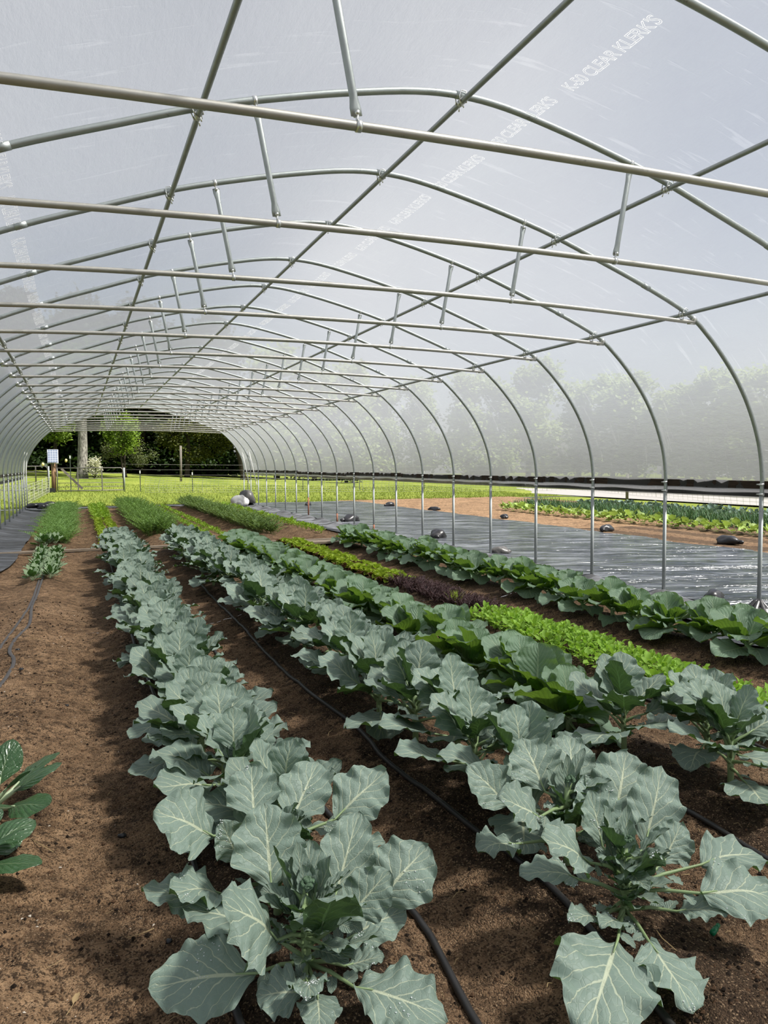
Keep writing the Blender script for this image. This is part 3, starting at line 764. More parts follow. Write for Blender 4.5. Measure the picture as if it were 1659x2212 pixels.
def azv(a, e): return Vector((math.cos(a)*math.cos(e), math.sin(a)*math.cos(e), math.sin(e)))
def leaf_on_stem(fol, stm, z0, az, el, pet, L, W, rr, prof=prof_broc, bend=0.6, cup=0.25, ruf=0.06, lobes=0.07, pr=0.007, base=(0, 0), lobelets=False, nt=24, ns=15):
    d = azv(az, el); n = azv(az, el + PI/2)
    b = Vector((base[0], base[1], z0))
    P = b + d * pet + Vector((0, 0, -0.06 * pet))
    stm.tube([b, b + d*pet*0.5 + Vector((0, 0, 0.02*pet)), P, P + d*L*0.18], [pr*1.4, pr, pr*0.8, pr*0.3], 6)
    blade(fol, P, d, n, L, W, bend, cup, ruf, rr, nt, ns, prof, lobes, rr.uniform(-.35, .35))
    if lobelets:
        for q in (-1, 1):
            if rr.random() < 0.75:
                sd_ = Vector((-math.sin(az), math.cos(az), 0)) * q
                blade(fol, b + d*pet*rr.uniform(.5, .85), (d*0.5 + sd_).normalized(), n, rr.uniform(.035, .06), rr.uniform(.03, .045), 0.4, 0.2, 0.05, rr, 7, 5, prof_coll, 0.05)

def floret(mb, c, r, seed):
    rr = random.Random(seed)
    for i in range(26):
        a, e = rr.uniform(0, 6.28), math.asin(rr.uniform(0.0, 1))
        d = azv(a, e)
        mb.blob(Vector(c) + d * r * 0.75, (r*.34, r*.34, r*.3), i + seed, 6, 4, 0.25, tint=rr.random())

def broccoli_meshes(seed, big=1.0):
    rr = random.Random(seed); fol = MB(); stm = MB()
    stm.tube([(0, 0, -0.05), (0.004, 0, 0.07), (0.0, 0.004, 0.19), (0, 0, 0.28)], [0.017, 0.016, 0.015, 0.011], 8)
    n = rr.randint(13, 15); a0 = rr.uniform(0, 6.28)
    for i in range(n):
        f = i / (n - 1)                        # 0 oldest .. 1 youngest
        az = a0 + i * 2.399 + rr.uniform(-.25, .25)
        el = math.radians(18 + 44 * f ** 0.7 + rr.uniform(-8, 8) + 20 * math.sin(az))     # leaves lean towards the light
        L = (0.30 - 0.085 * f + rr.uniform(-.02, .03)) * big
        W = L * rr.uniform(0.84, 1.02)
        leaf_on_stem(fol, stm, 0.11 + 0.15 * f, az, el, (0.155 - 0.07 * f) * big, L, W, rr, bend=rr.uniform(.10, .65) * (1.15 - .6*f), cup=rr.uniform(-.05, .18), ruf=rr.uniform(.028, .048), lobes=.085, lobelets=True)
    for i in range(5):
        az = rr.uniform(0, 6.28)
        leaf_on_stem(fol, stm, 0.27, az, math.radians(rr.uniform(60, 85)), 0.02, rr.uniform(.07, .12), rr.uniform(.045, .07), rr, bend=-.3, cup=.5, ruf=.05, nt=12, ns=9)
    fl = MB(); floret(fl, (0, 0, 0.30), 0.022, seed)
    return [('foliage', fol.mesh('foliage', M['broc'])), ('stalk', stm.mesh('stalk', M['broc_stem'])), ('flower_head', fl.mesh('flower_head', M['floret']))]

def collard_meshes(seed):
    rr = random.Random(seed); fol = MB(); stm = MB()
    stm.tube([(0, 0, -0.05), (0, 0, 0.06), (0, 0, 0.12)], [0.020, 0.019, 0.013], 8)
    n = rr.randint(13, 15); a0 = rr.uniform(0, 6.28)
    for i in range(n):
        f = i / (n - 1); az = a0 + i * 2.399 + rr.uniform(-.2, .2)
        el = math.radians(22 + 38 * f ** 0.75 + rr.uniform(-7, 7) + (26 if math.sin(az) > 0 else 34 * (1 - .5*f)) * math.sin(az))
        L = 0.33 - 0.10 * f + rr.uniform(-.02, .03); W = L * rr.uniform(0.92, 1.12)
        leaf_on_stem(fol, stm, 0.05 + 0.06 * f, az, el, 0.07 - 0.035*f, L, W, rr, prof_coll, bend=rr.uniform(.15, .75) + .55*max(0, -math.sin(az)), cup=rr.uniform(.10, .42), ruf=rr.uniform(.022, .042), lobes=0.03, pr=0.009)
    return [('foliage', fol.mesh('foliage', M['collard'])), ('stalk', stm.mesh('stalk', M['collard_stem']))]

def choy_meshes(seed):
    rr = random.Random(seed); fol = MB(); stm = MB(); n = 15; a0 = rr.uniform(0, 6)
    for i in range(n):
        f = i / (n - 1); az = a0 + i*2.399
        leaf_on_stem(fol, stm, 0.02 + 0.02*f, az, math.radians(16 + 48*f + rr.uniform(-6, 6) + 14*math.sin(az)), 0.11 - .03*f, 0.25 - .08*f, (0.155 - .04*f), rr, prof_choy, bend=rr.uniform(.25, .6), cup=-rr.uniform(.05, .2), ruf=.012, lobes=.012, pr=.010)
    return [('foliage', fol.mesh('foliage', M['choy'])), ('stalk', stm.mesh('stalk', M['choy_stem']))]

def plant(name, parts, loc, rz, sc, label, cat, group):
    t = empty(name, loc, rz); t.scale = (sc, sc, sc); tag(t, label, cat, group)
    for nm, me in parts: link(nm, me, t)
    return t

# --- hero plants: leaves placed one by one (blade base, blade tip, normal hint, width, bend, cup)
def hero(name, base, leaves, seed, label, group, zs=0.27, mat='broc', dew=10):
    rr = random.Random(seed); fol = MB(); stm = MB(); b = Vector((base[0], base[1], gz1(base[0], base[1])))
    stm.tube([(0, 0, -0.05), (0.004, 0, 0.07), (0.0, 0.004, zs*.8), (0, 0, zs + .04)], [0.018, 0.017, 0.015, 0.011], 8)
    for (P, Q, N, W, bend, cup) in leaves:
        P = Vector(P) - b; Q = Vector(Q) - b; d = Q - P; L = d.length * (1 + 0.10 * abs(bend)); d.normalize()
        N = Vector(N); N = (N - d * N.dot(d)).normalized()
        d0 = (d * math.cos(bend*.5) + N * math.sin(bend*.5)); 
        blade(fol, P, d0, N, L, W * 1.07, bend, cup, rr.uniform(.05, .075), rr, 34, 21, lobes=0.085)
        z0 = min(max(P.z - 0.045, 0.07), zs); s0 = Vector((0, 0, z0))
        mid = s0.lerp(P, .5) + Vector((0, 0, .012))
        stm.tube([s0, mid, P, P + d0 * L * .2], [.0095, .007, .005, .002], 7)
        for q in (.55, .8):
            sdv = d0.cross(N) * (1 if rr.random() < .5 else -1)
            if L > .15 and (P - s0).length > .06: blade(fol, s0.lerp(P, q), (d0*.4 + sdv), N, rr.uniform(.04, .075), rr.uniform(.035, .05), .4, .2, .06, rr, 9, 7, prof_coll, .06)
    n0 = len(fol.v)
    if dew:
        dm = MB(); pool = [fol.v[j] for j in range(n0)]
        for c in range(dew):
            j = rr.randrange(n0)
            for q in range(16):
                jj = min(n0 - 1, max(0, j + rr.randint(-3, 3) + 21 * rr.randint(-3, 3))); p = pool[jj]; rd = rr.uniform(.0012, .0030)
                dm.blob((p[0] + rr.uniform(-.004, .004), p[1] + rr.uniform(-.004, .004), p[2] + rd*.6), (rd, rd, rd*.8), jj, 6, 4, 0)
    for i in range(34):
        az = rr.uniform(0, 6.28)
        leaf_on_stem(fol, stm, zs * rr.uniform(.30, 1.05), az, math.radians(rr.uniform(25, 65) + 30*math.sin(az)), rr.uniform(.03, .08), rr.uniform(.09, .16), rr.uniform(.06, .10), rr, bend=rr.uniform(-.3, .4), cup=.4, ruf=.06, nt=14, ns=9)
    t = tag(empty(name, b), label, 'broccoli plant', group)
    fol.build('foliage', M[mat], t); stm.build('stalk', M['broc_stem'], t)
    fl = MB(); floret(fl, (0.01, 0, zs + 0.07), 0.026, seed); fl.build('flower_head', M['floret'], t)
    if dew: dm.build('dew_drops', M['dew'], t)['kind'] = 'stuff'
    return t
CF = (-.15, -.72, .68); UP = (0, -.15, 1)
G1, G2, G3, G5 = 'broccoli in the left blue-green row', 'broccoli in the second blue-green row', 'collards in the middle row', 'collards along the right wall'
H1 = [((-1.97,2.56,.30), (-1.95,2.74,.52), CF, .25, .25, .18), ((-1.875,2.46,.22), (-1.82,2.60,.42), CF, .155, .3, .3),
      ((-1.76,2.52,.22), (-1.60,2.70,.44), CF, .19, .35, .2), ((-1.60,2.50,.20), (-1.38,2.56,.33), (-.1,-.6,.8), .25, .5, .1),
      ((-2.00,2.36,.24), (-2.19,2.30,.43), (.25,-.45,.9), .27, .6, -.25), ((-1.86,2.33,.26), (-1.86,2.18,.44), (0,.9,.5), .22, .5, -.2),
      ((-2.06,2.40,.12), (-2.38,2.46,.11), (-.1,-.5,.9), .25, .5, .05), ((-1.94,2.27,.11), (-2.07,2.33,.09), (-.2,-.5,.9), .15, .5, .1),
      ((-1.90,2.25,.11), (-1.93,2.13,.07), (0,-.6,.8), .13, .5, .1), ((-1.79,2.20,.13), (-1.58,2.02,.07), (.3,-.5,.8), .22, .8, .1), ((-1.80,2.34,.16), (-1.70,2.20,.26), (.2,-.2,.9), .15, .6, .1), ((-1.92,2.30,.12), (-1.95,2.14,.17), (-.1,-.3,.9), .12, .7, .1), ((-1.74,2.42,.22), (-1.58,2.44,.34), (-.2,-.7,.7), .17, .4, .2),
      ((-1.73,2.46,.12), (-1.50,2.50,.14), (0,-.5,.9), .16, .6, .1), ((-1.76,2.38,.08), (-1.64,2.34,.10), UP, .11, .5, .2),
      ((-1.70,2.60,.20), (-1.60,2.85,.30), CF, .20, .5, .2), ((-2.02,2.55,.16), (-2.25,2.66,.22), UP, .2, .7, .1)]
hero('broccoli_plant', (-1.89, 2.42), H1, 101, 'big blue-green broccoli plant at the bottom centre, front end of the left row', G1)
H1B = [((-2.12,2.86,.38), (-2.33,2.84,.52), (.35,-.6,.7), .25, .35, .1), ((-1.62,2.92,.33), (-1.38,2.98,.46), (-.3,-.6,.75), .23, .4, .1),
       ((-1.81,2.92,.34), (-1.64,3.10,.50), CF, .21, .3, .2), ((-1.95,2.93,.38), (-1.92,3.12,.52), CF, .21, .3, .2),
       ((-2.10,2.76,.20), (-2.30,2.68,.28), (-.2,-.3,.9), .20, .7, .1), ((-2.04,2.80,.30), (-2.10,2.80,.46), (.1,-.9,.4), .14, .3, .2),
       ((-1.86,2.80,.30), (-1.84,2.72,.42), (0,.9,.5), .16, .5, -.1), ((-2.13,2.74,.14), (-2.38,2.80,.24), UP, .19, .7, .1),
       ((-1.70,2.80,.22), (-1.48,2.74,.28), UP, .17, .6, .1), ((-1.88,3.0,.2), (-1.9,3.28,.34), UP, .2, .6, .2)]
hero('broccoli_plant', (-1.88, 2.86), H1B, 102, 'broccoli plant with a big round left leaf, second from the front in the left row', G1, .30)
H2 = [((-.88,2.08,.14), (-1.20,1.82,.07), (-.1,-.40,.9), .32, .45, .05), ((-.77,2.05,.12), (-.83,1.79,.06), (.1,-.45,.9), .21, .4, .05),
      ((-.50,2.10,.21), (-.22,2.04,.15), (.1,-.45,.9), .25, .75, .05), ((-.36,2.24,.22), (-.06,2.25,.17), UP, .22, .7, .1),
      ((-.82,2.32,.28), (-1.07,2.27,.44), (.25,-.55,.8), .20, .4, .1), ((-.70,2.40,.28), (-.69,2.50,.46), CF, .14, .25, .35),
      ((-.44,2.36,.18), (-.30,2.42,.29), (-.1,-.7,.7), .16, .4, .1), ((-.41,2.50,.18), (-.19,2.66,.42), (-.2,-.7,.6), .22, .3, .15),
      ((-.70,2.22,.24), (-.73,2.10,.38), (0,.9,.4), .17, .5, -.2), ((-.84,2.36,.20), (-1.08,2.38,.24), (0,-.2,1), .15, .8, .1),
      ((-.85,2.22,.13), (-1.02,2.16,.18), UP, .11, .6, .1), ((-.80,2.18,.13), (-.94,2.09,.18), UP, .10, .6, .1),
      ((-.60,2.50,.22), (-.55,2.72,.40), CF, .2, .4, .2), ((-.55,2.16,.12), (-.45,2.02,.16), (.2,-.5,.8), .12, .6, .1)]
hero('broccoli_plant', (-.70, 2.27), H2, 103, 'broccoli plant with two wide leaves hanging forward, front end of the second row', G2)
H2B = [((-.40,2.70,.24), (-.22,2.86,.42), CF, .27, .3, .15), ((-.86,2.60,.34), (-1.06,2.58,.46), (.3,-.6,.75), .20, .4, .1),
       ((-.70,2.80,.34), (-.71,2.97,.52), CF, .24, .25, .2), ((-.52,2.86,.30), (-.40,3.05,.46), CF, .22, .3, .2),
       ((-.66,2.62,.26), (-.70,2.52,.40), (0,.9,.5), .15, .4, -.1), ((-.90,2.72,.18), (-1.10,2.66,.20), UP, .17, .8, .1),
       ((-.50,2.66,.2), (-.30,2.58,.26), UP, .16, .7, .1), ((-.66,2.95,.2), (-.62,3.2,.34), UP, .2, .6, .2), ((-.85,2.85,.28), (-1.0,2.95,.44), CF, .2, .4, .2)]
hero('broccoli_plant', (-.64, 2.72), H2B, 104, 'broccoli plant with dewy upright leaves, second from the front in the second row', G2, .30)

BV = [broccoli_meshes(200 + i) for i in range(12)]
CV = [collard_meshes(300 + i) for i in range(10)]
# left broccoli row
y = 3.28; i = 2
while y < 16.3:
    plant('broccoli_plant', BV[R.randrange(12)], (-1.86 + R.uniform(-.11, .11), y, bedz(-1.86, y) - .005), R.uniform(-.55, .55), R.uniform(.94, 1.12),
          'broccoli plant, %s from the front in the left blue-green row' % nth(i), 'broccoli plant', G1)
    y += R.uniform(.35, .42); i += 1
y = 3.17; i = 2
while y < 16.6:
    plant('broccoli_plant', BV[R.randrange(12)], (-.66 + R.uniform(-.15, .17), y, bedz(-.66, y) - .005), R.uniform(-.55, .55), R.uniform(.98, 1.16),
          'broccoli plant, %s from the front in the second blue-green row' % nth(i), 'broccoli plant', G2)
    y += R.uniform(.36, .45); i += 1
for (x, y, rz, lab) in [(.62, 3.05, .3, 'broccoli plant at the right picture edge, in front of the middle collards'), (.82, 3.42, -.4, 'broccoli plant nearest the bright green rocket, in front of the middle collards'),
                        (.45, 3.70, .5, 'broccoli plant touching the first collard of the middle row')]:
    plant('broccoli_plant', BV[R.randrange(12)], (x, y, bedz(x, y)), rz, 1.08, lab, 'broccoli plant', 'broccoli in front of the collards')
y = 4.15; i = 0
while y < 15.9:
    plant('collard_plant', CV[R.randrange(10)], (.46 + R.uniform(-.11, .11), y, bedz(.5, y) - .005), R.uniform(-.55, .55), R.uniform(1.05, 1.25),
          'broad leaved collard plant, %s from the front in the middle row' % nth(i), 'collard plant', G3)
    y += R.uniform(.36, .44); i += 1
y = 4.75; i = 0
while y < 16.6:
    plant('collard_plant', CV[R.randrange(10)], (3.03 + R.uniform(-.10, .10), y, bedz(3.0, y) - .005), R.uniform(-.55, .55), R.uniform(1.0, 1.22),
          'broad leaved collard plant, %s from the front in the row along the right wall' % nth(i), 'collard plant', G5)
    y += R.uniform(.38, .50); i += 1
# choy at the left edge
for j, (x, y, rz, sc, lab) in enumerate([(-3.00, 4.20, 0.3, 1.25, 'dark glossy green choy plant at the left picture edge'), (-3.07, 3.58, 1.9, 1.15, 'low choy plant at the left edge with one dark leaf over the soil')]):
    plant('choy_plant', choy_meshes(400 + j), (x, y, bedz(x, y)), rz, sc, lab, 'choy plant', 'choy at the left edge')

# ------------------------------------------------------------------ small plants (single meshes)
def rosette(seed, mat, n, L, W, el0, el1, pet=0.03, nt=6, ns=5, bend=0.6, cup=0.3, ruf=.08, prof=prof_coll, uvmat=False, z0=0.01, jitter=0.0):
    rr = random.Random(seed); fol = MB()
    for i in range(n):
        f = i / max(1, n - 1); az = i * 2.399 + rr.uniform(-.3, .3); el = math.radians(el0 + (el1 - el0) * f + rr.uniform(-8, 8))
        d = azv(az, el); nn = azv(az, el + PI/2); b = Vector((rr.uniform(-1, 1)*jitter, rr.uniform(-1, 1)*jitter, z0)); l = L * rr.uniform(.75, 1.15)
        fol.tube([b, b + d * pet], [.003, .002], 4, cap=False, tint=rr.random())
        blade(fol, b + d * pet, d, nn, l, W * rr.uniform(.8, 1.15), bend * rr.uniform(.5, 1.3), cup, ruf, rr, nt, ns, prof, .08, rr.uniform(-.4, .4))
    return fol.mesh('small_plant', M[mat])
def feathery(seed, mat, n, h, spread, leaflet, per=16, droop=.5):
    rr = random.Random(seed); mb = MB()
    for i in range(n):
        az = rr.uniform(0, 6.28); el = math.radians(rr.uniform(45, 86)); L = h * rr.uniform(.7, 1.15); d = azv(az, el); side = Vector((-math.sin(az), math.cos(az), 0))
        b = Vector((rr.uniform(-spread, spread)*.4, rr.uniform(-spread, spread)*.4, 0)); tn = rr.random()
        pts = [b + d*L*q + Vector((math.cos(az), math.sin(az), -1)) * (droop * L * q*q * .35) for q in (0, .35, .7, 1)]
        mb.tube(pts, [.003, .0025, .002, .001], 4, cap=False, tint=tn)
        for j in range(per):
            q = .25 + .75 * j / per; sg = 1 if j % 2 else -1
            p = b + d*L*q + Vector((math.cos(az), math.sin(az), -1)) * (droop * L * q*q * .35)
            l = leaflet * (1.15 - .6*q) * rr.uniform(.7, 1.2); e = (side*sg + d*.6 + Vector((0, 0, rr.uniform(-.3, .4)))).normalized(); nn = Vector((rr.uniform(-.4,.4), rr.uniform(-.4,.4), 1)); w_ = e.cross(nn).normalized() * l * .28
            mb.add([p, p + e*l*.5 + w_, p + e*l, p + e*l*.5 - w_], [(0, 1, 2, 3)], tint=min(1, max(0, tn*.5 + rr.random()*.5)))
    return mb.mesh('small_plant', M[mat])
def blades(seed, mat, n, h, spread, wd=.006):
    rr = random.Random(seed); mb = MB()
    for i in range(n):
        az = rr.uniform(0, 6.28); el = math.radians(rr.uniform(55, 88)); L = h*rr.uniform(.6, 1.1); d = azv(az, el); s = Vector((-math.sin(az), math.cos(az), 0))*wd
        b = Vector((rr.uniform(-spread, spread), rr.uniform(-spread, spread), 0)); m = b + d*L*.6; e = b + d*L + Vector((math.cos(az), math.sin(az), -.6))*L*.12
        mb.add([b - s, b + s, m + s*.8, m - s*.8, e], [(0, 1, 2, 3), (3, 2, 4)], tint=rr.random())
    return mb.mesh('small_plant', M[mat])
def place_small(name, meshes, pts, label, cat, group, smin=.85, smax=1.15, zoff=0.0, zf=gz1):
    for (x, y) in pts:
        o = link(name, meshes[R.randrange(len(meshes))]); o.location = (x, y, zf(x, y) + zoff); o.rotation_euler = (0, 0, R.uniform(0, 6.28))
        s = R.uniform(smin, smax); o.scale = (s, s, s); tag(o, label, cat, group)
def rowpts(xs, y0, y1, st, jx=.03, jy=.03):
    out = []
    for x in xs:
        y = y0
        while y < y1: out.append((x + R.uniform(-jx, jx), y + R.uniform(-jy, jy))); y += st
    return out
rk = [rosette(500 + i, 'rocket', 12, .075, .045, 20, 80, .07, bend=.8, jitter=.03) for i in range(5)]
place_small('rocket_plant', rk, rowpts((1.58, 1.76, 1.94, 2.12), 3.25, 7.75, .118), 'small bright green rocket plant in the dense strip right of the middle collards', 'rocket', 'rocket in the bright green strip', .9, 1.25)
lt = [rosette(520 + i, 'lettuce', 16, .11, .10, 15, 75, .03, bend=.6, ruf=.10, cup=.5) for i in range(4)]
rl = [rosette(530 + i, 'redlettuce', 14, .09, .08, 15, 70, .02, bend=.6, ruf=.10, cup=.4) for i in range(2)]
place_small('lettuce', lt, rowpts((1.68, 1.98), 10.5, 17.0, .21), 'yellow-green lettuce in the strip between the collard rows', 'lettuce', 'green lettuces between the collards', .85, 1.2)
place_small('red_lettuce', rl, rowpts((1.60, 1.84, 2.12), 10.6, 17.0, .42), 'small dark red lettuce among the yellow-green lettuces', 'red lettuce', 'red lettuces between the collards', .8, 1.15)
pm = [feathery(540 + i, 'purple', 15, .17, .10, .035, 16) for i in range(4)]
place_small('purple_mustard', pm, rowpts((1.66, 1.82, 1.98, 2.12), 8.05, 10.45, .15), 'frilly dark purple mustard plant between rocket and lettuce', 'mustard plant', 'purple mustard patch', .85, 1.15)
place_small('grass_weed', [blades(550, 'lettuce', 34, .22, .05)], [(1.72, 8.45)], 'light green grassy weed standing in the purple mustard', 'weed', None)
sp = [rosette(560 + i, 'spinach', 15, .12, .066, 30, 82, .07, bend=.55, cup=-.35, ruf=.04, prof=prof_choy, nt=9, ns=7) for i in range(4)]
place_small('spinach_plant', sp, rowpts((-3.24, -2.98), 12.95, 17.2, .235, .015), 'light green spinach plant in the short double row before the plank', 'spinach', 'spinach double row at the left', .95, 1.2)
# beds beyond the plank
ca = [feathery(570 + i, 'carrot', 26, .48, .22, .06, 22, .8) for i in range(4)]
place_small('carrot_plant', ca, rowpts((-3.25, -3.05, -2.87), 18.9, 34.3, .42), 'feathery carrot top in the far left bed behind the spinach', 'carrot plant', 'carrots in the far left bed', .85, 1.15)
place_small('spinach_plant', sp, [(-3.28, 18.5), (-3.05, 18.45), (-3.18, 18.8)], 'light leafy plant at the near end of the feathery carrot bed', 'spinach', 'leafy plants before the carrots', 1.4, 1.7)
place_small('lettuce', lt, rowpts((-2.02, -1.72), 18.4, 26, .30), 'green lettuce in the far bed behind the left broccoli row', 'lettuce', 'lettuces in the second far bed', .95, 1.3)
be = [rosette(580 + i, 'seedling', 14, .12, .07, 30, 80, .09, bend=.6) for i in range(3)]
place_small('beet_plant', be, rowpts((-2.02, -1.74), 26, 34.3, .30), 'bushy beet plant at the far end of the bed behind the left broccoli', 'beet plant', 'beets in the second far bed', 1.0, 1.4)
pe = [feathery(590 + i, 'pepper', 22, .62, .24, .085, 18, .45) for i in range(4)]
place_small('pea_plant', pe, rowpts((-.90, -.66, -.46), 20.2, 34.4, .40), 'tall dark green pea plant in the far centre bed', 'pea plant', 'peas in the far centre bed', .8, 1.1)
se = [rosette(600 + i, 'seedling', 9, .07, .035, 35, 85, .04, bend=.4, nt=5, ns=3) for i in range(3)]
place_small('seedling', se, rowpts((.38, .72), 18.6, 34.2, .22), 'tiny bright green seedling in two thin lines on the far bed', 'seedling', 'seedlings in two thin lines', 1.0, 1.6)
to = [feathery(610 + i, 'tomato', 20, .50, .22, .10, 14, .6) for i in range(4)]
place_small('tomato_plant', to, rowpts((1.72, 2.02), 19.3, 34.5, .46), 'bushy tomato plant in the far bed right of the seedlings', 'tomato plant', 'tomatoes in the far bed', .9, 1.25)
place_small('bean_plant', be, rowpts((3.15,), 18.8, 33.5, .42), 'small leafy bean plant beside the black cloth at the far right', 'bean plant', 'beans beside the black cloth', .9, 1.3)
# outdoor crops
fz = lambda x, y: 0.0
sq = [rosette(620 + i, 'squash', 12, .20, .22, 15, 70, .20, bend=.5, cup=.2) for i in range(3)]
place_small('squash_plant', sq, rowpts((12.5,), 9, 26, .55), 'light green squash plant outside in the first row behind the bare soil', 'squash plant', 'outdoor squash row', .9, 1.2, zf=fz)
on = [blades(630 + i, 'onion', 42, .42, .14, .012) for i in range(3)]
place_small('onion_clump', on, rowpts((14.0, 14.6, 15.3), 9.5, 27.5, .42), 'dark green onion clump outside between squash and kale', 'onion', 'outdoor onion rows', .9, 1.2, zf=fz)
ka = [rosette(640 + i, 'kale', 13, .24, .17, 20, 75, .10, bend=.5, ruf=.1) for i in range(3)]
place_small('kale_plant', ka, rowpts((16.6, 17.5), 10.5, 27, .5), 'blue-green kale plant outside in the farthest crop rows', 'kale plant', 'outdoor kale rows', .9, 1.25, zf=fz)

# ------------------------------------------------------------------ hoses
def hose(name, pts, r, mat, label, cat='hose', flat=1.0, lift=0.0):
    P = [Vector((x, y, gz1(x, y) + r * flat + lift)) for x, y in pts]; out = []
    for i in range(len(P) - 1):
        p0, p1, p2, p3 = P[max(i-1, 0)], P[i], P[i+1], P[min(i+2, len(P)-1)]
        m = max(2, int((p2 - p1).length / 0.10))
        for j in range(m):
            t = j / m; v = 0.5*((2*p1)+(p2-p0)*t+(2*p0-5*p1+4*p2-p3)*t*t+(-p0+3*p1-3*p2+p3)*t**3)
            v.z = gz1(v.x, v.y) + r*flat + lift; out.append(v)
    out.append(P[-1])
    zs = [p.z for p in out]
    for i in range(1, len(out) - 1): out[i].z = max(zs[i], (zs[i-1] + zs[i] + zs[i+1]) / 3)
    mb = MB(); mb.tube(out, r, 10, squash=[(1, flat)] * len(out))
    return tag(mb.build(name, M[mat]), label, cat, 'drip irrigation lines')
hose('drip_hose', [(-2.10, 1.7), (-2.13, 2.6), (-2.12, 3.6), (-2.07, 5), (-2.06, 6.2), (-2.08, 8), (-2.05, 10), (-2.06, 13), (-2.04, 16.6)], .014, 'hose', 'black drip hose along the left side of the left broccoli row')
hose('drip_hose', [(-1.42, 1.75), (-1.40, 2.09), (-1.35, 2.5), (-1.34, 2.75), (-1.38, 3.5), (-1.41, 4.3), (-1.38, 5.4), (-1.38, 6.5), (-1.34, 8.4), (-1.40, 11), (-1.36, 16)], .015, 'hose', 'black hose in the furrow between the two broccoli rows')
hose('drip_hose', [(-.90, 1.7), (-.80, 2.5), (-.81, 2.85), (-.86, 3.6), (-.89, 4.2), (-.87, 4.9), (-.95, 6.2), (-.93, 8), (-.90, 12)], .014, 'hose', 'black hose along the left edge of the second broccoli row')
hose('drip_hose', [(.26, 1.9), (.27, 2.5), (.28, 2.95), (.24, 3.8), (.26, 6)], .013, 'hose', 'black hose right of the second broccoli row at the right picture edge')
hose('drip_hose', [(1.40, 3.4), (1.42, 4.6), (1.38, 5.6), (1.41, 6.6), (1.40, 7.9)], .012, 'hose', 'black hose on dark compost left of the rocket strip')
hose('drip_tape', [(-3.42, 5.6), (-3.30, 6.2), (-3.18, 6.75), (-3.13, 7.5), (-3.20, 8.0), (-3.19, 8.45), (-3.10, 9.3), (-3.13, 10.5), (-3.11, 12), (-3.11, 17)], .017, 'tape', 'grey flat drip tape bending across the left bed, nearer of two', flat=.35)
hose('drip_tape', [(-3.60, 6.6), (-3.42, 7.2), (-3.34, 7.9), (-3.26, 9.0), (-3.17, 10.3), (-3.15, 11.6), (-3.15, 12.9)], .015, 'tape', 'thin grey drip tape left of the bent one, running to the spinach', flat=.35)
mb = MB(); mb.tube([(0, 0, 0), (0.03, .012, .006)], .011, 10); mb.tube([(0.03, .012, .006), (.05, .02, .01)], .008, 10)
tag(mb.build('hose_cap', M['green_cap'], None, True, (-.42, 2.12, gz1(-.42, 2.12) + .03)), 'small green plastic hose end beside the front right broccoli', 'hose fitting')
# bits on the soil
mb = MB(); blade(mb, (0, 0, .004), (.3, 1, .1), (0, 0, 1), .07, .022, .4, .3, .1, R, 10, 5); mb.tube([(0, 0, .004), (-.04, -.09, .004)], .0018, 5)
tag(mb.build('dry_leaf', M['straw'], None, True, (-2.62, 2.71, gz1(-2.62, 2.71) + .006)), 'dry yellow leaf lying at the bottom left of the soil', 'dry leaf')
for i, (x, y, r) in enumerate([(-2.40, 3.96, .020), (-2.28, 2.95, .015), (-2.68, 6.2, .017), (-3.05, 7.2, .022), (-3.13, 8.0, .02)]):
    mb = MB(); mb.blob((0, 0, 0), (r, r*.8, r*.6), 70 + i, 9, 6, .35)
    tag(mb.build('soil_clod', M['black'], None, True, (x, y, gz1(x, y) + r*.3)), ['black lump lying alone on the soil left of the front broccoli', 'small black lump nearest the bottom edge in the left furrow', 'black lump in the upper left furrow', 'dark lump beside the bent drip tape', 'dark lump under the bend of the drip tape'][i], 'lump', 'dark lumps on the soil')

# ------------------------------------------------------------------ black plastic, cloth, sacks
yy = np.arange(3.0, 35.2, .07); xx = np.arange(4.62, 9.95, .07)
A, B = np.meshgrid(yy, xx, indexing='ij')
Z = 0.05 + 0.055 * fbm(B*1.1, A*.55, 41, 4) + 0.020 * np.sin(A*2.3 + 2.5*fbm(B*.8, A*.3, 44, 2) + B*.5) * vnoise(B*.7, A*.4, 43)
edge = np.clip((B - 9.6) / .3, 0, 1); Z = Z * (1 - .6*edge)
XE = B + np.clip((B - 8.8)/1.1, 0, 1) * .25 * fbm(A*.6, B*0, 47, 3)
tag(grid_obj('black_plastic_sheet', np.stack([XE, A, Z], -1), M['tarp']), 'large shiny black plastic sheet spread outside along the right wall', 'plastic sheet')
yy = np.arange(3.2, 35.6, .06); uu = np.linspace(0, 1, 22)
A, B = np.meshgrid(yy, uu, indexing='ij')
inner = 3.72 + .12*fbm(A*.5, A*0, 51, 3) - np.exp(-((A - 5.75)/.45)**2) * .42
XX = inner + (4.66 - inner) * B
pk = ((A - Y0) / S) % 1.0; pk = np.minimum(pk, 1 - pk)
Z = gz(XX, A)*.5 + 0.030 + 0.085*np.exp(-((XX - 4.50)/.16)**2) * (.6 + .5*np.cos(2*PI*pk)) + 0.05*fbm(XX*3, A*2, 53, 4) + .012*np.sin(XX*16 + A*7)*np.exp(-(pk/.12)**2)
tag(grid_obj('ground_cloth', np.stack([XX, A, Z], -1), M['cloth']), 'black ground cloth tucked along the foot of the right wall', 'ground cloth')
yy = np.arange(13.2, 36.2, .07); A, B = np.meshgrid(yy, uu, indexing='ij')
inner = -3.68 + .10*fbm(A*.7, A*0, 57, 3) + np.clip((15.2 - A)/2, 0, 1)*-.25
XX = -4.75 + (inner + 4.75) * B
